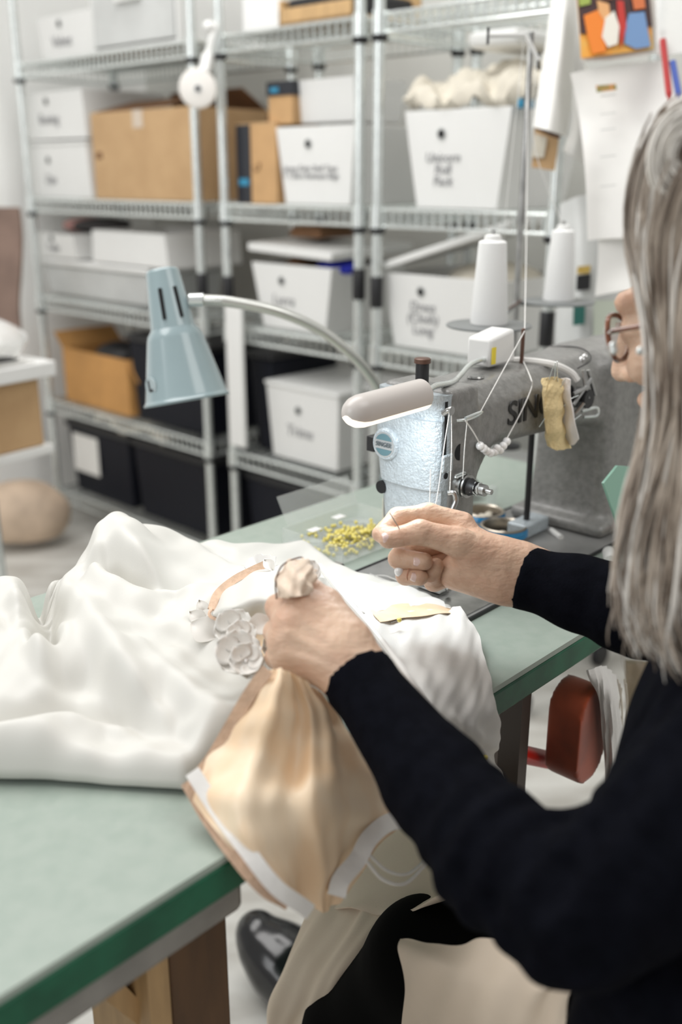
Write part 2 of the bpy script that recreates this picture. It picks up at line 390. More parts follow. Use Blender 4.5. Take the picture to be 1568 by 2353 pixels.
def bin_box(tl, tr, bl, zb, label, words=None, wy=.5, wsz=.03, off=.03, depth=.33, hole=True, lid=None, m=None, group='white storage bins on the wire shelves', name='storage_bin', taper=.02, htop=None, hx=.42, hy=.8, closed=False):
    """tl, tr, bl = pixels of the front face's upper left, upper right and lower left corners; zb = height of the shelf"""
    m = m or M_whitepl
    a = SH(*tl, off); b = SH(*tr, off); c = SH(*bl, off); zt = htop or (a[1] + b[1]) / 2; z0 = zb + .006
    t0, t1 = a[0], b[0]; tb0 = c[0]; tb1 = t1 - (tb0 - t0)
    r = empty(name, SP((t0 + t1) / 2, off + depth / 2, z0), label, 'storage bin', group)
    th = .004; tp = taper
    def ring(ta, tb, o0, o1, z): return [SP(ta, o0, z), SP(tb, o0, z), SP(tb, o1, z), SP(ta, o1, z)]
    bb = MB(); P = ring(tb0, tb1, off + tp * .5, off + depth - tp, z0) + ring(t0, t1, off, off + depth, zt) + ring(t0 + th, t1 - th, off + th, off + depth - th, zt) + ring(tb0 + th, tb1 - th, off + tp * .5 + th, off + depth - tp - th, z0 + th)
    fs = [(3, 2, 1, 0)]
    for k in range(4):
        k2 = (k + 1) % 4
        for q in (0, 4, 8): fs.append((q + k, q + k2, q + 4 + k2, q + 4 + k))
    fs.append((12, 13, 14, 15)); bb.add(P, fs)
    body = bb.build('bin_body', m, r, bevel=.004)
    def fp(fx, fz, d=.002):           # point on the front face
        z = z0 + (zt - z0) * fz; ta = tb0 + (t0 - tb0) * fz; tb = tb1 + (t1 - tb1) * fz; return SP(ta + (tb - ta) * fx, off + tp * .5 * (1 - fz) - d, z)
    fu = nrm(fp(.5, 1) - fp(.5, 0))
    if hole:
        nn = nrm(np.cross(SE, fu)); c_ = fp(hx, hy, .0)
        MB().lathe(c_ - nn * .003, nn, [(0, .0135), (.005, .0135)], 20).build('hole_rim', M_greypl if m is M_whitepl else m, r)
        MB().lathe(c_ - nn * .003, nn, [(0, .0095), (.0062, .0095)], 20).build('grip_hole', M_hole, r)
    if words:
        text_mesh(words, wsz, fp(hx, wy, .0015), SE, fu, M_ink, r, name='handwriting', shear=.15, lines=.85)
    if closed:
        MB().box(SP(t0 - .004, off - .004, zt), SE * (t1 - t0 + .008), SNN * (depth + .008), Z3 * .012).build('bin_lid', m, r, bevel=.003)
    return r, fp, (t0, t1, z0, zt)
def carton(tl, tr, bl, zb, depth, label, m=M_card, off=.03, name='cardboard_box', flaps=True, group=None, ms=None, inner=None, zt=None):
    a = SH(*tl, off); b = SH(*tr, off); t0, t1 = max(a[0], TC + .02) if tl[0] >= 500 else a[0], b[0]; zt = zt or (a[1] + b[1]) / 2; z0 = zb + .006; th = .005
    r = empty(name, SP((t0 + t1) / 2, off + depth / 2, z0), label, 'cardboard box', group)
    bb = MB()
    bb.box(SP(t0, off, z0), SE * (t1 - t0), SNN * th, Z3 * (zt - z0)); bb.box(SP(t0, off + depth - th, z0), SE * (t1 - t0), SNN * th, Z3 * (zt - z0))
    bb.box(SP(t0, off + th, z0), SE * th, SNN * (depth - 2 * th), Z3 * (zt - z0)); bb.box(SP(t1 - th, off + th, z0), SE * th, SNN * (depth - 2 * th), Z3 * (zt - z0))
    bb.box(SP(t0 + th, off + th, z0), SE * (t1 - t0 - 2 * th), SNN * (depth - 2 * th), Z3 * th)
    bb.build('box_body', m, r, bevel=.0015)
    if flaps:
        for (p, q, d) in flaps if isinstance(flaps, list) else [((t0, off), (t1, off), (0, .11, .035))]:
            A = SP(p[0], p[1], zt); B = SP(q[0], q[1], zt); dv = d[0] * SE + d[1] * SNN + d[2] * Z3
            MB().prism([A, B, B + dv * 1.0 - (B - A) * .03, A + dv + (B - A) * .03], nrm(np.cross(B - A, dv)) * .004).build('flap', m if inner is None else inner, r)
    return r, (t0, t1, z0, zt)

# ---- unit 1, far left
bin_box((84, 40), (205, 22), (95, 155), LV[4], 'white storage bin on the top shelf at far left, beside the clear drawers', 'Velvet', .4, .045)
L4 = LV[4] + .004
r = empty('drawer_tower', SP(TA + .6, .2, L4), 'frosted plastic drawer unit on the top shelf of the left rack', 'drawer unit')
t0, t1 = SH(212, 100, .03)[0], SH(412, 60, .03)[0]
b = MB(); z1 = L4 + .34
b.box(SP(t0, .03, L4), SE * .014, SNN * .33, Z3 * .34); b.box(SP(t1 - .014, .03, L4), SE * .014, SNN * .33, Z3 * .34); b.box(SP(t0 + .014, .35, L4), SE * (t1 - t0 - .028), SNN * .01, Z3 * .34)
for k in range(3): b.box(SP(t0 + .014, .03, L4 + k * .163), SE * (t1 - t0 - .028), SNN * .32, Z3 * .012)
b.build('frame', M_whitepl, r, bevel=.002)
for k in range(2):
    d = MB().box(SP(t0 + .018, .024, L4 + .016 + k * .163), SE * (t1 - t0 - .036), SNN * .30, Z3 * .142).build('drawer', M_greypl, r, bevel=.004)
    MB().box(SP((t0 + t1) / 2 - .06, .008, L4 + .125 + k * .163), SE * .12, SNN * .016, Z3 * .018).build('drawer_pull', M_whitepl, d, bevel=.003)
_, fpL, q = bin_box((52, 334), (196, 332), (62, 455), LV[3], 'lower of two stacked white bins left of the big tan box', 'Zips', .35, .04, hx=.4, hy=.72, closed=True)
bin_box((40, 208), (186, 212), (52, 330), q[3] + .013, 'upper of two stacked white bins left of the big tan box', 'Boning', .42, .045, hx=.45, hy=.8)
r, q = carton((207, 262), (436, 240), (212, 450), LV[3], .32, 'big tan cardboard box with open flaps tinted dark as in shadow, left rack', flaps=[])
t0, t1, z0, z1 = q
MB().prism([SP(t0, .05, z1), SP(t1 - .12, .05, z1 + .005), SP(t1 - .16, .16, z1 + .035), SP(t0 + .08, .14, z1 + .03)], Z3 * .004).build('flap', M_cardd, r)  # both flaps take the dark card colour in place of shadow
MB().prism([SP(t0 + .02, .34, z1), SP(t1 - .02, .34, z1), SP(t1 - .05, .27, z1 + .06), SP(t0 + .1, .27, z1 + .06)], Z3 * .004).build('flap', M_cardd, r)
tm = (t0 + t1) / 2
MB().box(SP(tm - .025, .0285, z1 - .05), SE * .05, SNN * .0015, Z3 * .05).build('tape', mat('pale_tape', (.62, .52, .42), .4), r)
MB().box(SP(t0 + .02, .0285, z0 + .12), SE * .03, SNN * .0012, Z3 * .02).build('print_mark', M_cardd, r)
bin_box((88, 532), (165, 540), (95, 640), LV[2] + .13, 'long white bin with cloth scraps piled in it, upper level left rack', 'Tulle', .4, .04, depth=.35, hx=.4, taper=.01)
tt0, tt1 = SH(105, 700, .04)[0], SH(345, 700, .04)[0]
r = empty('lidded_tub', SP((tt0 + tt1) / 2, .2, LV[2]), 'wide milky plastic tub under the scrap bin on the left rack', 'storage tub')
MB().hexa([SP(tt0 + .02, .05, LV[2] + .006), SP(tt1 - .02, .05, LV[2] + .006), SP(tt1 - .02, .34, LV[2] + .006), SP(tt0 + .02, .34, LV[2] + .006), SP(tt0, .04, LV[2] + .11), SP(tt1, .04, LV[2] + .11), SP(tt1, .35, LV[2] + .11), SP(tt0, .35, LV[2] + .11)]).build('tub_body', M_greypl, r, bevel=.01)
MB().box(SP(tt0 - .01, .03, LV[2] + .111), SE * (tt1 - tt0 + .02), SNN * .33, Z3 * .02).build('tub_lid', M_whitepl, r, bevel=.006)
a0 = SH(170, 530, .06); 
for k, (px, py, s, m) in enumerate([(120, 530, .06, mat('dusty_pink_scrap', (.55, .30, .27), .9)), (200, 520, .07, mat('charcoal_scrap', (.06, .055, .055), .9)), (150, 518, .05, M_linen)]):
    t, z = SH(px, py, .12); t = min(max(t, TA + .06), TB - .1)
    vf = field_mesh([([el(SP(t, .16, .97 + .11), [s * 1.2, s, .025]), el(SP(t + .03, .20, .97 + .115), [s, s, .02])], .02)], SP(t, .16, 1.0) - .14, SP(t, .16, 1.15) + .14, .008)
    o = fobj('fabric_scrap', vf, m); rebase(o, SP(t, .16, 1.06)); tag(o, ['dusty pink fabric scrap on top of the long white bin', 'charcoal fabric scrap on top of the long white bin', 'natural linen scrap on top of the long white bin'][k], 'fabric')
bin_box((212, 540), (376, 524), (215, 640), LV[2] + .13, 'blank grey-white bin beside the scrap bin on the left rack', None, hole=False, depth=.30, taper=.004)
# orange carton + black bins below
r, q = carton((142, 790), (292, 835), (150, 905), LV[1], .26, 'small orange-brown cardboard box with open flaps on the lower left shelf', M_cardo, flaps=[])
t0, t1, z0, z1 = q
MB().prism([SP(t0, .03, z1), SP(t0, .28, z1), SP(t0 - .05, .28, z1 + .05), SP(t0 - .05, .03, z1 + .05)], SE * .004).build('flap', M_cardo, r)
MB().prism([SP(t1, .03, z1), SP(t1, .28, z1), SP(t1 + .05, .28, z1 - .07), SP(t1 + .05, .03, z1 - .07)], SE * .004).build('flap', M_cardo, r)
MB().ball(SP((t0 + t1) / 2, .15, z1 - .02), [.10, .08, .05], 14).build('dark_contents', M_blackpl, r)
def crate(x0, x1, zb, zt, label, ymid, off=.03, depth=.3, lid=True, t=None):
    t0, t1 = t if t else (SH(x0, ymid, off)[0], SH(x1, ymid, off)[0])
    r = empty('black_crate', SP((t0 + t1) / 2, off + depth / 2, zb), label, 'storage bin', 'black crates on the low shelves')
    h = zt - zb
    MB().hexa([SP(t0 + .015, off + .012, zb + .006), SP(t1 - .015, off + .012, zb + .006), SP(t1 - .015, off + depth - .012, zb + .006), SP(t0 + .015, off + depth - .012, zb + .006), SP(t0, off, zt - .022), SP(t1, off, zt - .022), SP(t1, off + depth, zt - .022), SP(t0, off + depth, zt - .022)]).build('crate_body', M_blkbox, r, bevel=.006)
    MB().box(SP(t0 - .008, off - .008, zt - .022), SE * (t1 - t0 + .016), SNN * (depth + .016), Z3 * .02).build('crate_rim', M_blackpl, r, bevel=.004)
    return r, (t0, t1)
crate(300, 478, LV[1], LV[1] + .29, 'tall black crate right of the orange-brown box on the left rack', 850)
rr, q = crate(165, 300, LV[0], LV[0] + .275, 'black crate with a white paper label, bottom shelf', 1080)
MB().box(SP(q[0] + .03, .028, LV[0] + .09), SE * .16, SNN * .002, Z3 * .14).build('paper_label', M_paper, rr)
crate(310, 484, LV[0], LV[0] + .275, 'plain dark crate beside the white-labelled one, bottom shelf', 1080)
r = tag(sheet('folded_cloth', [[SP(TA + .22 + .08 * i, .04 + .09 * j, LV[0] + .30 + .02 * math.sin(i * 2.1 + j)) for j in range(4)] for i in range(6)], M_linen, thick=.02), 'pale folded cloth lying on the black crates below the orange box', 'fabric')
# hanging brown garment at far left
o = sheet('brown_coat', [[W(x + 4 * math.sin(y / 40), y, 3.05) for x in (-60, -20, 20, 48)] for y in (478, 540, 620, 700, 780)], M_brown, thick=.02); rebase(o, W(0, 480, 3.05)); tag(o, 'soft brown coat hanging by the white wall at the far left edge', 'coat')

# ---- unit 2, middle
L = LV[4] + .006
r = empty('white_carton', SP(TC + .13, .15, L), 'small white carton on the top shelf of the middle rack', 'box')
MB().box(SP(SH(556, 20, .04)[0], .04, L), SE * .15, SNN * .2, Z3 * .2).build('carton_body', M_whitepl, r, bevel=.004); MB().box(SP(SH(556, 20, .04)[0] - .002, .038, L + .16), SE * .154, SNN * .204, Z3 * .045).build('carton_lid', M_whitepl, r, bevel=.003)
ta = SH(640, 10, .02)[0]; tb = SH(806, 10, .02)[0]
r = empty('wooden_tray', SP((ta + tb) / 2, .15, L), 'light wooden tray with a black inside on the middle rack top shelf', 'tray')
MB().box(SP(ta, .02, L), SE * (tb - ta), SNN * .26, Z3 * .012).box(SP(ta, .02, L), SE * (tb - ta), SNN * .012, Z3 * .04).box(SP(ta, .268, L), SE * (tb - ta), SNN * .012, Z3 * .1).box(SP(ta, .02, L), SE * .012, SNN * .26, Z3 * .06).build('tray_body', M_woodl, r, bevel=.002)
MB().box(SP(ta + .015, .035, L + .013), SE * (tb - ta - .02), SNN * .22, Z3 * .05).build('tray_contents', M_blackpl, r, bevel=.01)
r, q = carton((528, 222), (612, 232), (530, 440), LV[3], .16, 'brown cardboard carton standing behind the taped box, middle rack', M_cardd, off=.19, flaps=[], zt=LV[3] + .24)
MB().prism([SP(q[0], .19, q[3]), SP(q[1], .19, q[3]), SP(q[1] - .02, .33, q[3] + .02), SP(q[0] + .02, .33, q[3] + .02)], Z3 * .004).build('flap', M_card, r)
r, q = carton((500, 288), (634, 284), (500, 440), LV[3], .15, 'taped shipping box with a vertical black tape strip, middle rack', mat('amber_cardboard', (.56, .34, .16), .75, noise=.1), flaps=[])
tx = SH(562, 360, .03)[0]; MB().box(SP(tx - .030, .0275, q[2]), SE * .056, SNN * .0022, Z3 * (q[3] - q[2])).build('tape', M_tape, r)
MB().box(SP(tx - .020, .0262, q[2] + .045), SE * .038, SNN * .0012, Z3 * .018).build('tape_print', M_teal, r)
tx = SH(590, 360, .03)[0]
MB().tube(spline([SP(tx - .012, .028, q[2] + .095), SP(tx - .004, .028, q[2] + .083), SP(tx + .010, .028, q[2] + .088), SP(tx + .014, .028, q[2] + .10)], 6), .0014, 6).tube([SP(tx + .004, .028, q[2] + .101), SP(tx + .014, .028, q[2] + .101)], .0014, 6).build('printed_mark', M_cardd, r)
MB().box(SP(q[0], .03, q[3]), SE * (q[1] - q[0]), SNN * .15, Z3 * .004).build('box_top', M_card, r)
_, fp, q = bin_box((634, 286), (815, 292), (650, 445), LV[3], 'white bin with two lines of handwriting on the middle rack', 'Jersey Knits Shell Tops\n+ T-Shirt Remnant Bags', .42, .021, depth=.3, hx=.42, hy=.78)
r2, _, q2 = bin_box((684, 182), (812, 176), (686, 288), q[3] + .003, 'plain white bin resting on the handwritten middle-rack bin', None, hole=False, depth=.2, off=.06)
txx = SH(640, 240, .10)[0]
r, _q = carton((616, 188), (672, 192), (622, 282), q[3] + .002, .10, 'narrow brown box with a black taped top beside the plain white bin', mat('amber_cardboard', (.5, .3, .13)), off=.04, flaps=[])
MB().box(SP(_q[0] - .003, .037, _q[3] - .03), SE * (_q[1] - _q[0] + .006), SNN * .106, Z3 * .034).build('tape_band', M_tape, r)
MB().box(SP(_q[0] + .012, .0355, _q[3] - .022), SE * .03, SNN * .002, Z3 * .012).build('tape_print', M_teal, r)
# level 3
r, fp, q = bin_box((578, 600), (762, 618), (600, 745), LV[2], 'lidded white bin with blue and brown cloth showing under its raised lid', 'Lycra', .45, .04, depth=.30, hx=.38, hy=.75)
t0, t1, z0, z1 = q
MB().prism([SP(t0 - .006, .022, z1 + .03), SP(t1 + .006, .022, z1 + .018), SP(t1 + .006, .35, z1 + .03), SP(t0 - .006, .35, z1 + .042)], Z3 * .022).build('bin_lid', M_whitepl, r, bevel=.004)
for k, (a, b_, m, lb) in enumerate([(.15, .45, M_cardd, 'brown cloth under the lid of the lidded white bin, middle rack'), (.55, .97, mat('royal_blue_cloth', (.02, .03, .45), .7), 'royal blue cloth under the lid of the lidded white bin')]):
    o = MB().ball(SP(t0 + (t1 - t0) * (a + b_) / 2, .14, z1 - .006), [(t1 - t0) * (b_ - a) / 2, .11, .024], 16).build('stored_cloth', m); rebase(o, SP(t0 + (t1 - t0) * (a + b_) / 2, .14, z1 - .02)); tag(o, lb, 'fabric')
o = MB().box(SP(t0 + .06, .12, z1 + .066), SE * .12, SNN * .14, Z3 * .02).box(SP(t0 + .065, .125, z1 + .086), SE * .11, SNN * .13, Z3 * .008).build('notebook', [M_cardd], bevel=.002); rebase(o, SP(t0 + .12, .2, z1 + .066)); tag(o, 'brown notebook stack lying on the lidded white bin', 'book')
# level 2
bin_box((612, 882), (778, 914), (622, 1015), LV[1], 'white bin with grey pencil marks standing low on the middle rack', 'Trims', .42, .045, depth=.3, hx=.45, hy=.72, closed=True)
crate(0, 0, LV[1], LV[1] + .3, 'black crate in the gap left of the low white bin, middle rack', 0, off=.05, depth=.28, t=(TC + .025, TC + .115))
crate(0, 0, LV[0], LV[0] + .28, 'black crate on the bottom shelf of the middle rack', 0, t=(TC + .02, TD - .14))
o = MB().tube(spline([SP(TC + .30, .25, LV[2] - .05), SP(TC + .31, .2, LV[2] - .12), SP(TC + .28, .18, LV[2] - .2), SP(TC + .25, .17, LV[1] + .225)], 8), .008, 8).build('white_cable', M_whitepl); rebase(o, SP(TC + .3, .2, LV[1] + .24)); tag(o, 'thick white cable hanging down behind the low white bin', 'cable')
o = MB().box(SP(TC + .02, -.02, .50), SE * .065, -SNN * .012, Z3 * .40).build('white_strip', M_whitepl, bevel=.002); rebase(o, SP(TC, -.03, .5)); tag(o, 'narrow white board strapped upright to the racks behind the blue lamp', 'board')

# ---- unit 3, right
r, fp, q = bin_box((930, 262), (1178, 236), (952, 440), LV[3], 'large white bin under the crumpled white cloth, right rack', 'Unicorn\nRoll\nPack', .40, .030, depth=.3, hx=.36, hy=.76)
t0, t1, z0, z1 = q
rows = []
for i in range(9):
    a = i / 8; rows.append([SP(t0 + .005 + (t1 - t0 + .03) * a, .03 + .055 * j, z1 + (.02 + .075 * math.sin(min(1, j / 2.5) * math.pi / 2) * (0.75 + .25 * math.sin(a * 9 + j * 1.7)) + .02 * math.sin(a * 14 + j * 2.3)) * (.8 + .2 * a)) for j in range(6)])
o = sheet('crumpled_cloth', rows, M_linen, thick=.03, nu=6, nv=6, disp=lambda a, b: .006 * np.sin(a * 31 + b * 17) + .005 * np.sin(b * 40 - a * 12)); rebase(o, SP((t0 + t1) / 2, .15, z1)); tag(o, 'crumpled off-white cloth heaped on the large white bin, right rack', 'fabric')
o = MB().box(SP(t1 - .14, .05, z1 + .12), SE * .13, SNN * .2, Z3 * .035).build('white_packet', M_whitepl, bevel=.012); rebase(o, SP(t1 - .07, .15, z1 + .12)); tag(o, 'flat white packet on top of the crumpled cloth, right rack', 'packet')
o = MB().box(SP(t1 + .012, .03, z1 - .005), SE * .012, SNN * .05, Z3 * .018).build('teal_clip', M_teal, bevel=.003); rebase(o, SP(t1 + .015, .04, z1)); tag(o, 'small teal peg at the right rim of the large white bin', 'peg')
r, fp, q = bin_box((880, 618), (1160, 655), (900, 785), LV[2], 'large white bin with its lid propped open behind the thread cones', 'Dress\n(Cloth)\nLong', .42, .033, depth=.32, hx=.33, hy=.78, taper=.02)
t0, t1, z0, z1 = q
MB().prism([SP(t0 - .01, .02, z1 + .0), SP(t1 + .01, .02, z1 + .115), SP(t1 + .01, .34, z1 + .13), SP(t0 - .01, .34, z1 + .03)], nrm(np.array([0, 0, 1.])) * .018).build('bin_lid', M_whitepl, r, bevel=.004)
o = MB().ball(SP((t0 + t1) / 2 + .05, .18, z1 - .02), [.12, .12, .05], 18).build('stored_cloth', M_linen); rebase(o, SP((t0 + t1) / 2, .18, z1 - .05)); tag(o, 'beige cloth inside the propped-open white bin', 'fabric')
# spools of things on the right rack lower level
crate(0, 0, LV[0], LV[0] + .26, 'black crate on the bottom shelf of the right rack', 0, t=(TE + .03, TE + .3))
o = MB().box(SP(TE + .05, .08, LV[1] + .004), SE * .3, SNN * .25, Z3 * .09).build('grey_case', M_greypl, bevel=.02); rebase(o, SP(TE + .2, .2, LV[1])); tag(o, 'grey plastic case on the low shelf of the right rack', 'case')

# ---- white roll on a strap hung from the posts
c = W(455, 203, 2.55); ax = nrm(c - CAM)
r = empty('ribbon_roll', c, 'white ribbon roll hanging by a white strap from the rack post, upper left', 'ribbon roll')
MB().lathe(c, ax, [(0, .040), (.002, .046), (.06, .050), (.062, .046)], 32).build('roll', mat('wound_ribbon', (.82, .79, .75), .6, bump=.1), r)
MB().lathe(c - ax * .003, ax, [(0, .0075), (.01, .0075)], 16).build('core_hole', M_hole, r)
MB().lathe(c - ax * .0015, ax, [(0, .013), (.004, .013)], 20, ).build('core', M_whitepl, r)
p = [W(470, 165, 2.57), W(480, 120, 2.57), W(488, 85, 2.56), W(497, 55, 2.56)]
MB().tube(spline(p, 6), [.016] * 6 + [.009] * 13, 10).build('strap', M_whitepl, r)
MB().ball(W(480, 60, 2.55), [.016, .016, .014], 14).build('knot', M_whitepl, r)

# ================================================================== right-hand papers
def card(name, P4, m, label, cat, group=None, thick=.002, parent=None):
    n = nrm(np.cross(P4[1] - P4[0], P4[3] - P4[0])); o = MB().prism(P4, n * thick).build(name, m, parent, smooth=0)
    if parent is None: rebase(o, P4[0]); tag(o, label, cat, group)
    return o
D = 1.75
r = empty('wall_calendar', W(1420, 130, D), 'hanging sheet with an orange picture of dancing figures, upper right', 'poster')
rows = [[W(1318 + 0, -40, D), W(1400, -40, D + .01), W(1510, -50, D)], [W(1330, 60, D), W(1410, 60, D + .01), W(1514, 45, D)], [W(1338, 140, D), W(1410, 138, D + .005), W(1518, 120, D)]]
sheet('backing_sheet', rows, M_paper, r, thick=.0015)
Dp = D - .006
card('picture', [W(1336, 134, Dp), W(1502, 112, Dp), W(1490, -40, Dp), W(1325, -40, Dp)], mat('picture_orange_ground', (.80, .33, .03), .5, noise=.5, nscale=30, col2=(.70, .45, .10)), '', '', parent=r, thick=.001)
def blob(pts, m, d=Dp - .002):
    P = [W(x, y, d) for x, y in pts]; n = nrm(CAM - P[0]); MB().prism(P, n * .0012).build('painted_shape', m, r, smooth=0)
blob([(1326, -40), (1490, -40), (1500, 60), (1334, 78)], mat('picture_dark', (.05, .02, .02), .6))
blob([(1328, -40), (1356, -40), (1358, 8), (1332, 14)], mat('picture_green', (.32, .40, .08), .6), Dp - .004)
blob([(1342, 35), (1375, 22), (1398, 60), (1392, 118), (1362, 124), (1350, 80)], mat('picture_orange', (.80, .22, .02), .6), Dp - .004)
blob([(1372, 0), (1400, 8), (1404, 40), (1392, 52), (1376, 26)], mat('picture_skin', (.72, .38, .16), .6), Dp - .005)
blob([(1392, 40), (1412, 24), (1424, 60), (1420, 100), (1398, 108), (1384, 84)], mat('picture_white', (.78, .74, .66), .6), Dp - .006)
blob([(1418, 0), (1434, 2), (1440, 60), (1428, 112), (1422, 60)], mat('picture_red', (.50, .03, .02), .6), Dp - .005)
blob([(1446, 30), (1482, 26), (1496, 106), (1462, 112), (1436, 100), (1438, 60)], mat('picture_blue', (.16, .28, .50), .6), Dp - .004)
blob([(1452, -10), (1480, -14), (1484, 18), (1458, 22)], mat('picture_rust', (.60, .16, .05), .6), Dp - .006)
blob([(1388, -20), (1408, -22), (1410, -2), (1390, 0)], mat('picture_brown', (.2, .08, .04), .6), Dp - .006)
o = sheet('pattern_sheet', [[W(1312, 168, D + .02), W(1400, 150, D + .03), W(1500, 140, D + .015), W(1535, 130, D)], [W(1330, 260, D + .03), W(1400, 260, D + .02), W(1490, 250, D + .03), W(1560, 240, D)], [W(1346, 400, D + .01), W(1400, 400, D + .02), W(1490, 400, D + .01), W(1570, 400, D)], [W(1352, 552, D + .01), W(1400, 548, D + .02), W(1500, 545, D + .01), W(1580, 540, D)]], M_paper, thick=.0015)
rebase(o, W(1420, 160, D)); tag(o, 'long white paper sheet hanging below the orange picture, with a small photo strip', 'paper')
MB().prism([W(1372, 212, D - .02), W(1418, 206, D - .02), W(1416, 192, D - .02), W(1370, 196, D - .02)], nrm(CAM - W(1390, 200, D)) * .001).build('photo_strip', mat('photo_strip_print', (.55, .25, .08), .6, noise=.9, nscale=90, col2=(.10, .20, .05)), o, smooth=0)
for yy in (222, 264, 300, 362, 430): MB().prism([W(1380, yy, D - .015), W(1416, yy - 4, D - .015), W(1416, yy - 7, D - .015), W(1380, yy - 3, D - .015)], nrm(CAM - W(1390, yy, D)) * .0008).build('faint_print', mat('faint_grey_print', (.62, .62, .60), .7), o, smooth=0)
o = sheet('pattern_sheet', [[W(1376, 540, D + .03), W(1440, 540, D + .03), W(1520, 540, D + .03)], [W(1375, 610, D + .03), W(1440, 610, D + .04), W(1520, 610, D + .03)], [W(1368, 680, D + .03), W(1436, 668, D + .03), W(1520, 665, D + .03)]], M_paper, thick=.0015)
rebase(o, W(1420, 560, D)); tag(o, 'lower narrow white paper sheet showing beneath the long one, left of the hair', 'paper')
o = sheet('white_garment', [[W(1275, -30, 1.85), W(1300, -30, 1.82), W(1325, -30, 1.85)], [W(1258, 100, 1.85), W(1290, 100, 1.80), W(1318, 100, 1.86)], [W(1240, 210, 1.85), W(1275, 215, 1.80), W(1312, 225, 1.86)], [W(1229, 292, 1.85), W(1262, 300, 1.80), W(1300, 312, 1.86)]], M_paper, thick=.006)
rebase(o, W(1270, 0, 1.85)); tag(o, 'narrow white folded cloth strip hanging left of the orange picture', 'fabric')
o = sheet('cloth_band', [[W(1300, -30, 1.9), W(1312, -30, 1.9), W(1322, -30, 1.9)], [W(1304, 120, 1.9), W(1320, 140, 1.88), W(1340, 140, 1.9)], [W(1318, 200, 1.9), W(1330, 220, 1.88), W(1352, 230, 1.9)], [W(1318, 290, 1.9), W(1332, 300, 1.88), W(1352, 300, 1.9)], [W(1296, 345, 1.9), W(1318, 360, 1.88), W(1352, 380, 1.9)]], M_white_cl, thick=.004)
rebase(o, W(1320, 0, 1.9)); tag(o, 'curved white cloth band hanging between the strip and the long paper', 'fabric')
r = empty('pattern_hanger', W(1250, 340, 1.87), 'tan cardboard tag clipped under the narrow white strip', 'tag')
MB().prism([W(1222, 384, 1.88), W(1276, 392, 1.88), W(1286, 306, 1.88), W(1230, 290, 1.88)], nrm(CAM - W(1250, 340, 1.9)) * .003).build('card', M_card, r, smooth=0)
MB().prism([W(1222, 360, 1.875), W(1250, 362, 1.875), W(1258, 316, 1.875), W(1230, 306, 1.875)], nrm(CAM - W(1250, 340, 1.9)) * .002).build('paper_patch', M_linen, r, smooth=0)
MB().tube([W(1231, 290, 1.86), W(1268, 308, 1.86), W(1288, 314, 1.86)], .004, 8).build('wooden_clip', M_brass, r)
for k, (x0, x1, m, lb) in enumerate([(1524, 1540, mat('red_pen', (.50, .04, .04), .4), 'red pen hanging at the upper right edge, left of the blue one'), (1546, 1562, mat('blue_pen', (.08, .14, .50), .4), 'blue pen hanging at the upper right edge')]):
    o = MB().tube([W(x0 + (x1 - x0) * 0, 90 + 50 * k, 1.72), W(x0 + 14, 215, 1.72)], .0055, 10).lathe(W(x0 + 14, 215, 1.72), W(x0 + 14, 216, 1.72) - W(x0 + 13, 205, 1.72), [(0, .0055), (.012, .0015)], 10).build('pen', m); rebase(o, W(x0, 150, 1.72)); tag(o, lb, 'pen')
o = card('clear_sleeve', [W(1512, 130, 1.73), W(1580, 120, 1.73), W(1575, -40, 1.73), W(1505, -40, 1.73)], M_bag, 'clear plastic sleeve hanging at the top right corner', 'plastic sleeve')
r = empty('garment_bag', W(1370, 700, 1.95), 'grey plastic-wrapped garment with dark green labels behind the thread stand', 'garment bag')
sheet('wrap', [[W(1290, 470, 1.98), W(1350, 450, 1.95), W(1440, 460, 1.98)], [W(1288, 620, 1.98), W(1350, 620, 1.93), W(1445, 620, 1.98)], [W(1280, 760, 1.98), W(1350, 760, 1.94), W(1445, 740, 1.98)], [W(1284, 850, 1.98), W(1350, 850, 1.95), W(1445, 850, 1.98)]], M_greypl, r, thick=.012)
for (a, b_, c, d, m) in [(1324, 1356, 632, 668, M_blackpl), (1326, 1356, 612, 630, mat('mustard_print', (.50, .34, .08), .6)), (1317, 1344, 692, 748, mat('dark_green_print', (.02, .12, .10), .5))]:
    MB().prism([W(a, d, 1.92), W(b_, d - 4, 1.92), W(b_ + 2, c - 3, 1.92), W(a + 2, c, 1.92)], nrm(CAM - W(a, c, 1.9)) * .002).build('label_patch', m, r, smooth=0)
MB().prism([W(1364, 810, 1.93), W(1424, 806, 1.93), W(1424, 690, 1.93), W(1364, 690, 1.93)], nrm(CAM - W(1390, 740, 1.9)) * .002).build('sage_panel', mat('sage_panel', (.48, .52, .44), .6), r, smooth=0)

r = empty('hanging_rail', W(1400, -150, 1.84), 'chrome rail above the frame edge that the papers hang from', 'rail')
MB().tube([SP(TF, .0, W(1400, -90, 1.84)[2]), W(1700, -120, 1.84)], .007, 12).build('rail_tube', M_chrome, r)
MB().tube([W(1412, -95, 1.80), W(1412, -35, 1.755)], .0025, 8).build('wire_hook', M_chrome, r)
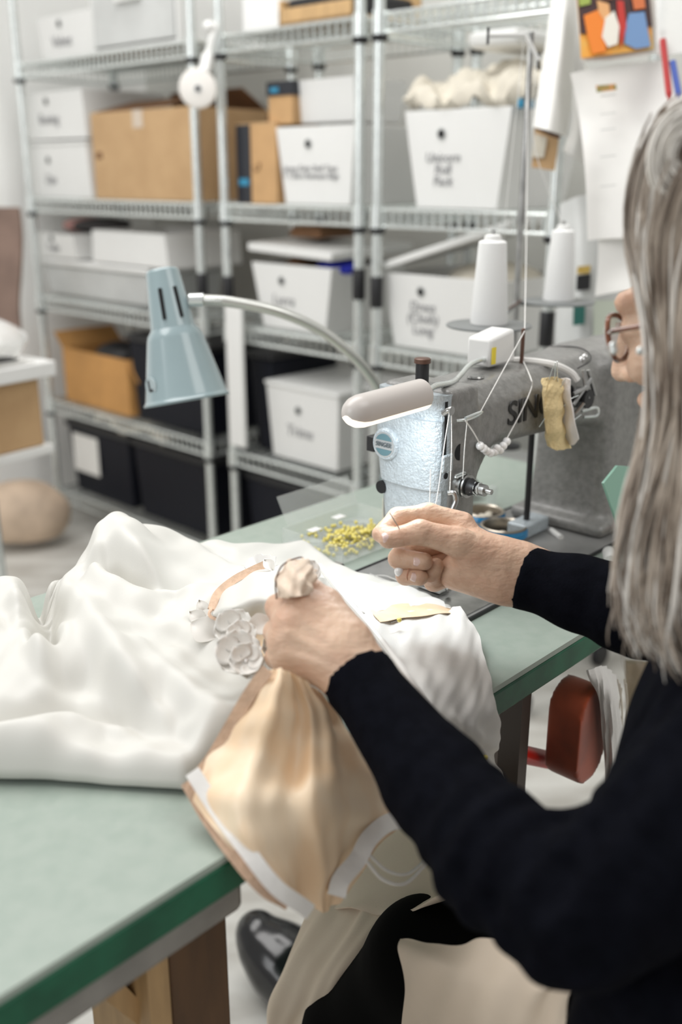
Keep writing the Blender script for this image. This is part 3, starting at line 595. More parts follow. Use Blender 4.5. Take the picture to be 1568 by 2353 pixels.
# ================================================================== little table on the left
r = empty('side_table', AZ(20, 1230, 0), 'white side table at the left edge under a plastic bag', 'table')
a = W(128, 828, 2.25); zt = a[2]; b_ = AZ(0, 884, zt - .034); A0 = np.array([a[0], a[1], zt]); d1 = nrm(np.array([b_[0] - a[0], b_[1] - a[1], 0]) * 1.0) ; d1 = nrm(AZ(0, 850, zt) - A0); d2 = nrm(np.cross(Z3, d1)); d2 = d2 if d2[1] > 0 else -d2
MB().box(A0 - Z3 * .034, d1 * .8, d2 * .45, Z3 * .034).build('table_top', M_whitepl, r, bevel=.003)
for k, (q1, q2) in enumerate(((.19, .02), (.19, .42), (.76, .02), (.76, .42))):
    MB().lathe(A0 + d1 * q1 + d2 * q2 - Z3 * zt, Z3, [(0, .013), (zt - .034, .013)], 12).build('leg', M_chrome, r)
MB().box(A0 + d1 * .01 + d2 * .02 + Z3 * (-.215), d1 * .76, d2 * .40, Z3 * .02).build('lower_shelf', M_whitepl, r, bevel=.002)
o = MB().box(A0 + d1 * .03 + d2 * .03 + Z3 * (-.194), d1 * .5, d2 * .34, Z3 * .155).build('cardboard_box', M_card, bevel=.003); rebase(o, A0 + d1 * .3 + d2 * .2 + Z3 * (-.194)); tag(o, 'brown cardboard box on the lower shelf of the left side table', 'cardboard box')
cc = A0 + d1 * .15 + d2 * .15
def bumpy(c, r3, seed, amp=.2):
    rg = np.random.default_rng(seed); g = [el(c, r3)]
    for _ in range(9):
        q = rg.normal(size=3); q = nrm(q); q[2] = abs(q[2]) * .6; g.append(el(c + q * np.array(r3) * .75, np.array(r3) * rg.uniform(.3, .5)))
    return g
vf = field_mesh([(bumpy(cc + Z3 * .045, [.15, .12, .065], 3), .015)], cc - [.3, .22, .0], cc + [.3, .22, .16], .007)
o = fobj('plastic_bag', vf, M_bag, relax=3); rebase(o, cc); tag(o, 'crumpled clear plastic bag lying on the left side table', 'plastic bag')
for k in range(3):
    o = MB().box(A0 + d1 * (.05 + .02 * k) + d2 * .01 + Z3 * (.0015 + .006 * k), d1 * .3, d2 * .05 + d1 * .01, Z3 * .004).build('magazine', [M_paper, M_paper, M_blackpl][k]); rebase(o, A0 + d1 * .1 + Z3 * .006 * k); tag(o, ['lowest thin magazine at the near edge of the left side table', 'middle thin magazine at the near edge of the left side table', 'black-covered magazine topmost at the near edge of the left side table'][k], 'magazine', 'magazines on the side table')
cc = AZ(50, 1180, .12)
vf = field_mesh([(bumpy(cc, [.17, .12, .12], 5), .02)], cc - [.3, .25, .08], cc + [.3, .25, .2], .008)
o = fobj('fabric_sack', vf, mat('beige_sack_cloth', (.62, .48, .36), .7, noise=.3, nscale=9, bump=.2, bscale=20), relax=3); rebase(o, cc); tag(o, 'beige cloth bundle in a bag on the floor at far left', 'sack')
cc = AZ(30, 1090, .12) + np.array([-.05, .25, .05])
vf = field_mesh([(bumpy(cc, [.22, .14, .14], 9), .02)], cc - [.35, .25, .17], cc + [.35, .25, .25], .009)
o = fobj('plastic_bag', vf, mat('smoky_bag', (.30, .31, .34), .3, noise=.4, nscale=8), relax=3); rebase(o, cc); tag(o, 'smoky grey plastic bag on the floor under the left side table', 'plastic bag')

# ================================================================== the work table
r = empty('work_table', T(.4, .25, -TZ), 'green laminate sewing table under the gown and the machine', 'table')
u0, u1_, v1 = -.75, 1.22, .525
top = MB().box(T(u0, .0015, -.006), U * (u1_ - u0), V * (v1 - .003), Z3 * .006).build('laminate_top', M_table, r, smooth=0)
MB().box(T(u0, 0, -.034), U * (u1_ - u0), V * v1, Z3 * .0275).build('table_edge', M_edge, r, bevel=.002)
lf = ur = uvof(PV(1168, 1750, .06))[0] - .018
MB().box(T(ur + .008, .04, -TZ), U * .018, V * .028, Z3 * (TZ - .035)).build('leg', M_darkw, r)
MB().box(T(1.16, .42, -TZ), U * .035, V * .05, Z3 * (TZ - .035)).build('leg', M_darkw, r)
g = PV(540, 2090, .03); ug = uvof(g)[0]; 
MB().box(T(ug - .25, .018, -.076), U * .25, V * .03, Z3 * .042).build('cable_tray', M_greytrim, r, bevel=.006)
MB().box(T(ug - .29, .012, -.086), U * .038, V * .04, Z3 * .052).build('tray_end', mat('pale_end_cap', (.62, .60, .55), .5), r, bevel=.01)
ul = uvof(PV(430, 2240, .09))[0]
MB().box(T(ul - .03, .07, -TZ), U * .06, V * .10, Z3 * (TZ - .035)).build('leg', M_wood, r, bevel=.002)
MB().box(T(ul - .052, .072, -TZ), U * .021, V * .09, Z3 * (TZ - .035)).build('leg_facing', M_woodl, r)
MB().prism([T(ul - .15, .09, -.036), T(ul - .12, .09, -.036), T(ul - .052, .09, -.17), T(ul - .052, .09, -.20)], V * .03).build('brace', M_woodl, r)
MB().box(T(ul - .27, .10, -TZ), U * .10, V * .04, Z3 * (TZ - .035)).build('leg', M_wood, r)
MB().box(T(ul - .29, .12, -TZ), U * .02, V * .03, Z3 * (TZ - .035)).build('leg_facing', M_woodl, r)
# under the table on the right
c = PV(1325, 1675, .02)
g = [rc(c - Z3 * .025, c + Z3 * .025, .034)]
vf = field_mesh([([lambda P, c=c: np.maximum(np.linalg.norm(np.stack([(P - c) @ U / 1.0, np.maximum(np.abs((P - c) @ Z3) - .030, 0)], -1), axis=-1) - .032, np.abs((P - c) @ V) - .022)], .01)], c - .09, c + .09, .0035)
o = fobj('tailors_cushion', vf, M_rust, relax=4); rebase(o, c); tag(o, 'rust-red velvet pressing cushion hanging under the table at right', 'cushion')
o = MB().tube([PV(1180, 1728, .06), PV(1290, 1752, .06)], .011, 16).build('red_tube', M_red); rebase(o, PV(1230, 1740, .06)); tag(o, 'bright red tube sticking out left of the rust cushion', 'tube')
o = sheet('fringed_rag', [[PV(1350, 1540, .0), PV(1385, 1530, .0), PV(1410, 1550, .0)], [PV(1378, 1610, -.01), PV(1400, 1600, -.02), PV(1420, 1620, -.01)], [PV(1388, 1700, -.01), PV(1410, 1700, -.02), PV(1436, 1700, -.01)], [PV(1392, 1800, -.01), PV(1415, 1796, -.02), PV(1442, 1760, -.01)]], M_white_cl, thick=.003, disp=lambda a, b: .002 * np.sin(a * 30 + b * 8)); rebase(o, PV(1385, 1540, 0)); tag(o, 'torn white rag hanging beside the rust cushion', 'rag')
for k in range(14):
    x = 1375 + k * 5; o = MB().tube(spline([PV(x, 1560 + 10 * (k % 3), .005), PV(x + random.uniform(-8, 14), 1640, .0), PV(x + random.uniform(-10, 22), 1720 + random.uniform(-40, 60), .0)], 5), .0008, 5).build('loose_thread', M_linen); rebase(o, PV(x, 1560, 0)); tag(o, 'loose cream thread in the fringe beside the rust cushion', 'thread', 'loose fringe threads by the rust cushion')
o = sheet('kraft_bag', [[PV(1440, 1520, .12), PV(1500, 1520, .10), PV(1590, 1520, .12)], [PV(1440, 1640, .12), PV(1500, 1640, .09), PV(1590, 1640, .12)], [PV(1450, 1760, .12), PV(1500, 1760, .1), PV(1590, 1760, .12)]], mat('kraft_bag_paper', (.42, .34, .24), .8, noise=.2), thick=.01); rebase(o, PV(1500, 1640, .1)); tag(o, 'olive-brown paper bag hanging under the table behind the woman', 'bag')
c = AZ(1215, 1690, .3)
r = empty('treadle_motor', T(.80, .30, -.36), 'small grey machine motor hanging beneath the table at right', 'motor')
MB().lathe(T(.76, .30, -.13), U, [(0, .03), (.005, .045), (.12, .045), (.125, .03)], 24).build('motor_body', M_greytrim, r)
MB().lathe(T(.74, .30, -.13), U, [(0, .03), (.02, .03)], 24).build('pulley', M_steel, r)
MB().box(T(.78, .28, -.09), U * .08, V * .04, Z3 * .055).build('mount', M_blackpl, r)

# ================================================================== sewing machine
r = empty('sewing_machine', T(.85, .20, .001), 'grey industrial sewing machine with a silver end plate on the green table', 'sewing machine')
MB().box(T(.598, .109, -.004), U * .60, V * .184, Z3 * .0075).build('bed', M_bed, r, bevel=.002)
b = MB()
for v in (.107, .2925): b.box(T(.596, v, -.004), U * .61, V * .0025, Z3 * .0086)
b.box(T(.596, .107, -.004), U * .0025, V * .188, Z3 * .0086)
b.build('bed_seam', M_blackpl, r)
MB().box(T(.635, .170, .0036), U * .04, V * .075, Z3 * .0012).build('needle_plate', M_steel, r, bevel=.0004)
MB().box(T(.610, .115, .0036), U * .10, V * .045, Z3 * .0012).build('slide_plate', M_steel, r, bevel=.0004)
# head + arm + pillar casting, one piece
def bx(u0, u1, v0, v1, z0, z1, rr=.012):
    c = T((u0 + u1) / 2, (v0 + v1) / 2, (z0 + z1) / 2); h = np.array([(u1 - u0) / 2, (v1 - v0) / 2, (z1 - z0) / 2]) - rr
    def f(P):
        q = P - c; q = np.stack([q @ U, q @ V, q[..., 2]], -1); q = np.abs(q) - h
        return np.linalg.norm(np.maximum(q, 0), axis=-1) + np.minimum(q.max(-1), 0) - rr
    return f
def taperarm(P):                       # long arm that deepens towards the pillar
    q = P - T(0, 0, 0); u = q @ U; v = q @ V; z = q[..., 2]
    s = np.clip((u - .70) / .30, 0, 1); zt = .246 + .004 * s; zb = .170 - .022 * s ** 2 + .0 * u
    zb = zb - .045 * np.clip((.735 - u) / .05, 0, 1) ** 2
    cz = (zt + zb) / 2; hz = (zt - zb) / 2 - .018; cv = .197 + .004 * s; hv = .047 - .018
    a = np.stack([np.maximum(.665 - u, u - 1.05), np.abs(v - cv) - hv, np.abs(z - cz) - hz], -1)
    d = np.linalg.norm(np.maximum(a, 0), axis=-1) + np.minimum(a.max(-1), 0) - .018
    return -smin(-d, (v - .1515) * .72 - (z - .2255) * .69, .006)
def pillar(P):
    q = P - T(0, 0, 0); u = q @ U; v = q @ V; z = q[..., 2]; s = np.clip(z / .25, 0, 1)
    hu = .072 - .012 * np.sin(s * math.pi) + .0 * s; a = np.stack([np.abs(u - 1.035) - hu + .02, np.abs(v - .2) - .056 + .018 - .006 * (1 - s) ** 2, np.abs(z - .122) - .118 + .012], -1)
    return np.linalg.norm(np.maximum(a, 0), axis=-1) + np.minimum(a.max(-1), 0) - .018
head = bx(.634, .690, .150, .246, .082, .252, .007)
foot = bx(.95, 1.13, .125, .275, .003, .022, .009)
motorhump = rc(T(1.10, .20, .19), T(1.17, .20, .19), .062)
lo = np.min([T(.58, .08, 0), T(1.25, .3, 0), T(.58, .3, 0), T(1.25, .08, 0)], 0) + [0, 0, -.002]; hi = np.max([T(.58, .08, 0), T(1.25, .3, 0), T(.58, .3, 0), T(1.25, .08, 0)], 0) + [0, 0, .275]
vf = field_mesh([([head, taperarm], .006), ([pillar, motorhump], .03), ([foot], .01)], lo, hi, .0036, k=.014)
fobj('casting', vf, M_cast, r, relax=3)
def P_(u, v, z): return T(u, v, z)
# end plate: rounded, swelling outward, narrower to the bottom
rows = []
def endprof(z):
    w0 = .0; v0 = .1515 + (0 if z > .16 else (.16 - z) * .02); v1_ = .2455 - (0 if z > .19 else (.19 - z) * .13)
    return v0, v1_
pts = []
zs = [.060, .075, .10, .125, .142, .1425, .16, .19, .2195, .220, .236, .2475]
def bul(z): return .628 - (.0085 if .1422 < z < .2198 else (.0045 if z < .1422 else .0035))
n = 14; V_ = []; F_ = []
for z in zs:
    v0, v1_ = endprof(z); ub = bul(z)
    for k in range(n + 1):
        a = math.pi * k / n; v = (v0 + v1_) / 2 - math.cos(a) * (v1_ - v0) / 2; u = .636 - (.636 - ub) * (math.sin(a) ** .35) - .006 * math.sin(a); V_.append(P_(u, v, z))
    V_.append(P_(.640, v1_, z)); V_.append(P_(.640, v0, z))
m_ = n + 3
for i in range(len(zs) - 1):
    for k in range(m_): F_.append((i * m_ + k, (i + 1) * m_ + k, (i + 1) * m_ + (k + 1) % m_, i * m_ + (k + 1) % m_)[::-1])
F_.append(tuple(range(m_))); F_.append(tuple((len(zs) - 1) * m_ + k for k in range(m_))[::-1])
pl = MB().add(V_, F_).build('end_plate', M_castl, r, smooth=35)
# badge
bc = PU(888, 1020, .6135); Un = -U
MB().lathe(bc + U * .006, Un, [(0, .0185), (.007, .0185), (.0095, .0165), (.0095, .0150)], 40).build('badge_ring', M_castl, r)
bd = MB().lathe(bc - U * .0028, Un, [(0, .0148), (.0012, .0146)], 40).build('badge', mat('badge_silver', (.55, .58, .60), .25, .7), r)
def badge_seg(s):
    pts_ = []
    for k in range(13):
        a = math.radians(25 + 130 * k / 12); pts_.append(bc - U * .0042 + (-V) * (.0125 * math.cos(a)) + Z3 * s * .0125 * math.sin(a))
    return MB().prism(pts_, Un * .0006).build('badge_panel', mat('badge_slate', (.10, .19, .22), .35), bd, smooth=0)
badge_seg(1); badge_seg(-1)
text_mesh('SINGER', .0072, bc - U * .0046, -V, Z3, mat('badge_letters', (.08, .10, .11), .4), bd, depth=.0003, sx=.95)
# screw hole in the end plate, joint line
hc = PU(878, 1118, .6225); MB().lathe(hc + U * .002, Un, [(0, .0075), (.004, .0075)], 24).build('screw_hole', M_hole, r)
MB().tube(spline([PU(900, 1055, .6178), PU(905, 1090, .6195), PU(909, 1130, .6205), PU(912, 1180, .6215)], 5), .0006, 6).build('joint_line', M_blackpl, r)
MB().box(PU(842, 1035, .64), U * .02, -V * .012, Z3 * .018).build('side_lug', M_blackpl, r, bevel=.001)
# front slot and take-up lever
def FV(x, y, v=.149): return PV(x, y, v)
a, b_ = FV(1018, 925, .1495), FV(1018, 1078, .1495)
MB().box(np.array([b_[0], b_[1], b_[2]]), U * .0045, -V * .0006, Z3 * (a[2] - b_[2])).build('lever_slot', M_hole, r)
tl = MB().tube(spline([FV(1020, 950), FV(1030, 943, .143), FV(1038, 940, .140)], 6), [.0035] * 12 + [.0025], 10)
c = FV(1036, 943, .140); tl.lathe(c, -V, [(0, .0048), (.002, .0048)], 18); tl.build('take_up_lever', M_steel, r)
# S I N G E R lettering
tc = FV(1245, 938, .1475); text_mesh('SINGER', .040, T(.820, .1505, .2065), U, Z3, M_blackpl, r, depth=.0006, sx=1.12, bold=.0005)
# openings, tension assembly and guides
MB().lathe(FV(1053, 1037, .1525), -V, [(0, .0095), (.003, .0095)], 24).build('side_hole', M_hole, r)
tcn = FV(1055, 1112, .150); ta_ = MB()
ta_.lathe(tcn, -V, [(0, .013), (.004, .013), (.006, .010), (.008, .0135), (.0095, .0135), (.010, .009), (.012, .0135), (.0135, .013)], 28).build('tension_disc', M_steel, r)
MB().lathe(tcn - V * .013, -V, [(0, .009), (.003, .010), (.008, .0075), (.012, .0075)], 20).build('tension_knob', M_blackpl, r)
bb = MB()
for k in range(40): pass
bb.tube([tcn - V * (.012 + .0007 * k) + (U * math.cos(k * .9) + Z3 * math.sin(k * .9)) * .0075 for k in range(26)], .0007, 6); bb.build('tension_spring', M_chrome, r)
MB().lathe(tcn - V * .026, -V, [(0, .0065), (.010, .0065), (.0105, .003), (.018, .003)], 16).build('thumb_nut', M_steel, r)
MB().box(FV(1012, 1088, .1485), U * .018, -V * .004, Z3 * .020).build('guide_block', M_castl, r, bevel=.002)
MB().lathe(FV(1024, 1093, .1445), -V, [(0, .0035), (.001, .0035)], 14).build('guide_screw', M_hole, r)
MB().tube(spline([FV(1047, 1092, .145), FV(1066, 1085, .142), FV(1068, 1089, .142), FV(1048, 1097, .143), FV(1047, 1092, .145)], 5), .0011, 7).build('wire_guide', M_chrome, r)
MB().tube(spline([FV(1032, 1132, .146), FV(1044, 1132, .14), FV(1048, 1150, .138), FV(1040, 1172, .138)], 6), .0034, 10).build('lifter_lever', M_steel, r)
MB().tube(spline([FV(1050, 966, .147), FV(1072, 964, .14), FV(1096, 955, .138), FV(1108, 946, .14), FV(1095, 950, .137), FV(1070, 960, .138)], 6), .0016, 8).build('thread_guide', M_chrome, r)
# presser bar, needle bar, foot (mostly behind the hand)
MB().lathe(T(.662, .205, .010), Z3, [(0, .0035), (.09, .0035)], 12).build('presser_bar', M_steel, r)
MB().lathe(T(.662, .188, .020), Z3, [(0, .0008), (.028, .0008), (.03, .0032), (.085, .0032)], 12).build('needle_bar', M_steel, r)
MB().box(T(.654, .170, .0055), U * .018, V * .034, Z3 * .002).box(T(.657, .186, .0075), U * .012, V * .014, Z3 * .016).build('presser_foot', M_steel, r, bevel=.0006)
MB().ball(T(.662, .164, .012), .004, 10).build('foot_screw', M_steel, r)
# top fittings
kc = PV(927, 880, .2); kc = T(*uvof(kc), .250)
MB().lathe(T(.648, .2, .25), Z3, [(0, .0075), (.024, .0075)], 18).build('regulator_post', M_blackpl, r)
MB().lathe(T(.648, .2, .274), Z3, [(0, .0068), (.0005, .0092), (.005, .0092), (.006, .0078)], 20).build('regulator_cap', M_brass, r)
g0 = T(.846, .20, .244); MB().lathe(g0, Z3, [(0, .0025), (.046, .0025), (.047, .0015)], 10).build('thread_pin', M_brass, r)
MB().lathe(T(.735, .19, .2475), Z3, [(0, .010), (.002, .009)], 20).build('oil_cap', M_steel, r)
MB().tube(spline([T(.90, .152, .240), T(.93, .152, .246), T(.955, .17, .2515), T(.975, .2, .2525), T(.97, .235, .250)], 6), .0008, 6).build('panel_seam', M_blackpl, r)
# bobbin winder cluster on the pillar front
wd = MB(); c = PV(1330, 915, .142)
for p, q in [((1318, 905), (1352, 888)), ((1340, 850), (1352, 915)), ((1352, 850), (1368, 908)), ((1318, 930), (1360, 870)), ((1322, 950), (1342, 925))]: wd.tube([PV(*p, .138), PV(*q, .132)], .0026, 8)
wd.build('winder_arm', M_steel, r)
MB().lathe(PV(1326, 912, .148), -V, [(0, .013), (.006, .013), (.006, .005), (.014, .005), (.014, .012), (.018, .012)], 24).build('winder_wheel', M_blackpl, r)
MB().tube(spline([PV(1338, 945, .14), PV(1372, 936, .135), PV(1372, 954, .135), PV(1342, 958, .14)], 6), .0018, 8).build('winder_hook', M_chrome, r)
for x, y in ((1345, 822), (1362, 834), (1378, 835), (1338, 828)): MB().ball(PV(x, y, .17), .006, 12).build('winder_screw', M_steel if x != 1362 else mat('brass', (.6, .42, .18), .25, 1), r)
MB().lathe(T(1.185, .2, .19), U, [(0, .040), (.004, .058), (.02, .062), (.04, .062), (.045, .05)], 40).build('handwheel', M_blackpl, r)
MB().tube([T(.905, .215, .004), T(.905, .215, .165)], .0042, 12).build('lifting_rod', M_blackpl, r)
MB().box(T(.88, .20, .004), U * .06, V * .03, Z3 * .02).build('rod_bracket', M_castl, r, bevel=.003)

# ---- pin cushion on a white band around the arm
r = empty('pin_band', T(.885, .15, .24), 'yellow foam strip stuck with needles, strapped round the machine arm', 'pin cushion')
def bd(x, y, v): return PV(x, y, v)
sheet('foam', [[bd(1252, 868, .139), bd(1270, 866, .136), bd(1286, 872, .139)], [bd(1250, 900, .137), bd(1268, 900, .132), bd(1286, 902, .137)], [bd(1250, 940, .137), bd(1268, 940, .131), bd(1288, 940, .137)], [bd(1254, 985, .138), bd(1272, 985, .132), bd(1290, 985, .138)], [bd(1262, 1026, .139), bd(1282, 1030, .136), bd(1304, 1028, .138)]], M_sponge, r, thick=.009, disp=lambda a, b: .0013 * np.sin(b * 23) + .0008 * np.sin(a * 19 + b * 31))
sheet('felt_flap', [[bd(1288, 870, .139), bd(1300, 868, .132), bd(1310, 872, .126)], [bd(1288, 905, .139), bd(1300, 905, .130), bd(1312, 905, .124)], [bd(1292, 940, .139), bd(1305, 945, .128), bd(1316, 945, .120)], [bd(1296, 985, .139), bd(1310, 985, .126), bd(1326, 985, .118)], [bd(1302, 1018, .138), bd(1318, 1022, .126), bd(1330, 1010, .118)]], mat('white_felt', (.80, .76, .74), .9, noise=.05, bump=.3, bscale=200), r, thick=.0025, disp=lambda a, b: .0012 * np.sin(b * 14 + 1))
MB().tube(spline([T(.845, .235, .246), T(.850, .20, .2505), T(.862, .165, .2485), T(.880, .15, .238), T(.886, .143, .228)], 8), .0045, 8).build('band', M_white_cl, r)
NED = [((1274, 888), (1277, 832)), ((1282, 884), (1281, 830)), ((1284, 898), (1300, 870)), ((1290, 925), (1330, 908)), ((1292, 936), (1310, 918)), ((1305, 976), (1336, 952)), ((1240, 980), (1252, 962)), ((1262, 872), (1272, 840))]
for k, (p, q) in enumerate(NED):
    a, b_ = PV(*p, .134), PV(*q, .126); o = MB().tube([a, b_], [.0007, .0005], 6).build('needle', M_chrome); rebase(o, a); tag(o, ['tall steel needle standing in the top of the yellow foam strip, left of its twin', 'tall steel needle standing in the top of the foam strip, rightmost of the upright ones', 'short needle slanting out of the foam near its top right', 'long needle pointing right across the white felt at mid height', 'dark needle just below the long one on the white felt', 'lowest needle slanting up to the right from the white felt', 'needle poking out at the left side of the yellow foam', 'small needle at the top left corner of the yellow foam'][k], 'needle', 'needles in the foam strip')

# ---- LED work light clipped on the machine
r = empty('led_work_light', PV(1125, 850, .215), 'slim pale LED lamp on a bendy stem, stuck to the machine head', 'lamp')
pa, pb = PV(806, 950, .150), PV(968, 906, .150); ax = nrm(pb - pa); Ln = np.linalg.norm(pb - pa)
dn = nrm(-Z3 + ax * (Z3 @ ax)); sd = np.cross(ax, dn)
prof = [(-.006, .002), (-.005, .0075), (.0, .0118), (.006, .0148), (.014, .0162), (Ln, .0162), (Ln + .001, .013)]
def half(name, m, s0, s1, parent, cl=0):
    n = 20; V_ = []; F_ = []
    for a_, rr in prof:
        for k in range(n + 1):
            q = s0 + (s1 - s0) * k / n; V_.append(pa + ax * a_ + rr * (math.cos(q) * sd + math.sin(q) * dn))
    for i in range(len(prof) - 1):
        for k in range(n): F_.append((i * (n + 1) + k, i * (n + 1) + k + 1, (i + 1) * (n + 1) + k + 1, (i + 1) * (n + 1) + k))
    for i in (0, len(prof) - 1): F_.append([i * (n + 1) + k for k in range(n + 1)][::(1 if i == 0 else -1)])
    F_.append([i * (n + 1) for i in range(len(prof))]); F_.append([i * (n + 1) + n for i in range(len(prof))][::-1])
    return MB().add(V_, F_).build(name, m, parent)
half('lamp_body', M_led, math.radians(150), math.radians(390), r)
half('led_strip', M_ledg, math.radians(30), math.radians(150), r)
MB().lathe(pa + ax * Ln, ax, [(0, .0110), (.006, .0110), (.007, .007)], 20).build('end_cap', M_led, r)
stem = spline([pa + ax * (Ln + .006), PV(1000, 887, .16), PV(1040, 878, .175), PV(1060, 860, .19), PV(1080, 838, .20), PV(1105, 827, .207), PV(1118, 829, .212)], 14)
MB().tube(stem, [.0030 + .0006 * (i % 2) if i < 34 else .0030 for i in range(len(stem))], 10).build('bendy_stem', M_chrome, r)
bxo = PV(1090, 872, .222)
ub = uvof(bxo)[0]; MB().hexa([T(ub, .20, .251), T(ub + .055, .20, .251), T(ub + .055, .235, .251), T(ub, .235, .251), T(ub + .0, .20, .285), T(ub + .05, .20, .293), T(ub + .05, .235, .293), T(ub, .235, .285)]).build('switch_box', M_whitepl, r, bevel=.004)
MB().box(T(ub + .002, .1995, .255), U * .008, -V * .0008, Z3 * .02).build('yellow_sticker', mat('yellow_sticker', (.85, .68, .05), .5), r)
l = bpy.data.lights.new('led_light', 'AREA'); l.shape = 'RECTANGLE'; l.size = Ln; l.size_y = .012; l.energy = .26; l.color = (.86, .95, 1.0)
lo_ = bpy.data.objects.new('led_light', l); COL.objects.link(lo_); lc = (pa + pb) / 2 + dn * .0185
rot = Matrix((Vector(ax), Vector(np.cross(-dn, ax)), Vector(-dn))).transposed(); lo_.matrix_world = Matrix.Translation(Vector(lc)) @ rot.to_4x4()
lo_.parent = r; lo_.matrix_parent_inverse = Matrix.Translation(Vector([-x for x in OFF[r.name]]))

# ---- blue gooseneck lamp
r = empty('desk_lamp', T(.97, .49, 0), 'grey-blue metal gooseneck lamp with two slots in its shade', 'lamp')
D0 = 1.45
top_ = W(372, 618, D0); bot = W(430, 918, D0 + .025); ax = nrm(bot - top_); Ls = np.linalg.norm(bot - top_); s = Ls / .20; px = D0 / F
def R_(w): return w / 2 * px
prof = [(0, R_(62)), (.0015, R_(72)), (.005, R_(77)), (Ls * .44, R_(104)), (Ls * .455, R_(108)), (Ls * .49, R_(124)), (Ls * .53, R_(132)), (Ls * .965, R_(190)), (Ls * .985, R_(196)), (Ls * .995, R_(203)), (Ls * 1.01, R_(201)), (Ls * 1.005, R_(192)), (Ls * .96, R_(186)), (Ls * .55, R_(126)), (Ls * .5, R_(100))]
sh = MB().lathe(top_, ax, prof, 64, True, True).build('shade', M_lampb, r, smooth=60)
toc = nrm(CAM - top_); toc = nrm(toc - ax * (toc @ ax)); rt = np.cross(ax, toc)
if rt[0] < 0: rt = -rt
for k, (a, sl) in enumerate(((-.30, .0), (.50, 0))):
    pts_ = []
    for t in np.linspace(.155, .385, 8):
        rr = R_(77) + (R_(104) - R_(77)) * (t / .44) + .0002; q = a; pts_.append(top_ + ax * Ls * t + rr * (math.cos(q) * toc + math.sin(q) * rt))
    MB().tube(pts_, .0028, 8).build('vent_slot', M_hole, sh)
c0 = top_ + ax * (-.0003); MB().lathe(c0, -ax, [(0, .005), (.0015, .004)], 16).build('top_screw', M_steel, r)
q = -1.0; rr = R_(178); cs = top_ + ax * Ls * .86 + (R_(176)) * (math.cos(q) * toc + math.sin(q) * rt); nn = nrm(math.cos(q) * toc + math.sin(q) * rt); uu = -ax; ri = np.cross(uu, nn)
MB().lathe(cs - nn * .001, nn, [(0, .0135), (.0022, .0135)], 28).build('sticker', mat('pale_sticker', (.42, .50, .52), .4), sh)
text_mesh('L', .022, cs + nn * .0014, ri, uu, M_blackpl, sh, name='sticker_letter', depth=.0003, bold=.0008)
gp = [W(438, 690, D0), W(470, 689, D0), W(540, 695, D0 + .01), W(640, 716, D0 + .03), W(735, 758, D0 + .06), (W(815, 822, D0 + .09)), W(862, 880, D0 + .12), W(893, 940, D0 + .14)]
gb = T(.97, .49, .012); gp += [gb + Z3 * .10 - U * .004, gb + Z3 * .03, gb]
gs = spline(gp, 26)
MB().tube(gs, [.0078 + .0007 * (i % 2) for i in range(len(gs))], 14).build('gooseneck', mat('brushed_gooseneck', (.62, .63, .60), .3, .85), r)
MB().tube([W(436, 690, D0), W(468, 689, D0)], .0100, 16).build('ferrule', M_chrome, r)
MB().box(T(.945, .465, .0005), U * .05, V * .05, Z3 * .02).build('clamp_base', M_lampb, r, bevel=.004)
MB().ball(top_ + ax * Ls * .72, [.028] * 3, 18).build('bulb', mat('frosted_bulb', (.85, .85, .82), .3), r)

# ---- thread stand with two cones
SX = vb = .495
pt = PV(1199, 480, vb); us = uvof(pt)[0]; pb_ = T(us, vb, 0)
r = empty('thread_stand', pb_, 'tall grey thread stand with two round cone plates behind the machine', 'thread stand')
ztop = PV(1205, 70, vb)[2]
MB().lathe(np.array([pb_[0], pb_[1], TZ]), Z3, [(0, .006), (ztop - TZ, .005)], 14).build('pole', M_steel, r)
MB().lathe(np.array([pb_[0], pb_[1], TZ + .0005]), Z3, [(0, .022), (.006, .022), (.009, .008)], 24).build('foot', M_blackpl, r)
MB().lathe(PV(1198, 500, vb) - Z3 * .012, Z3, [(0, .0075), (.024, .0075)], 14).build('pole_joint', M_steel, r)
c1, c2 = W(1124, 746, 1.47), W(1284, 692, 1.62)
zc = (c1[2] + c2[2]) / 2; c1 = AZ(1124, 744, zc); c2 = AZ(1284, 690, zc)
print('discs', c1, c2, 'pole', pb_, np.linalg.norm(c1 - c2))
pc = np.array([pb_[0], pb_[1], zc])
for c in (c1, c2):
    MB().lathe(c - Z3 * .004, Z3, [(0, .059), (.001, .061), (.003, .061), (.004, .059)], 48).build('cone_plate', M_disc, r)
    MB().tube([pc - Z3 * .008, c - Z3 * .008], .004, 8).build('plate_arm', M_disc, r)
    MB().lathe(c, Z3, [(0, .003), (.13, .003)], 8).build('spool_pin', M_steel, r)
for k, (q1, q2) in enumerate((((1205, 72), (1238, 138)), ((1205, 80), (1122, 82)))):
    a, b_ = PV(*q1, vb), PV(*q2, vb + (-.02 if k == 0 else .0)); MB().tube([a, (a + b_) / 2, b_], .0035, 8).build('guide_arm', M_whitepl, r); MB().lathe(b_ - Z3 * .012, Z3, [(0, .002), (.024, .002)], 8).build('thread_eye', M_blackpl, r)
MB().tube([PV(1200, 690, vb - .01), PV(1168, 710, vb - .05)], .002, 8).build('small_arm', M_brass, r)
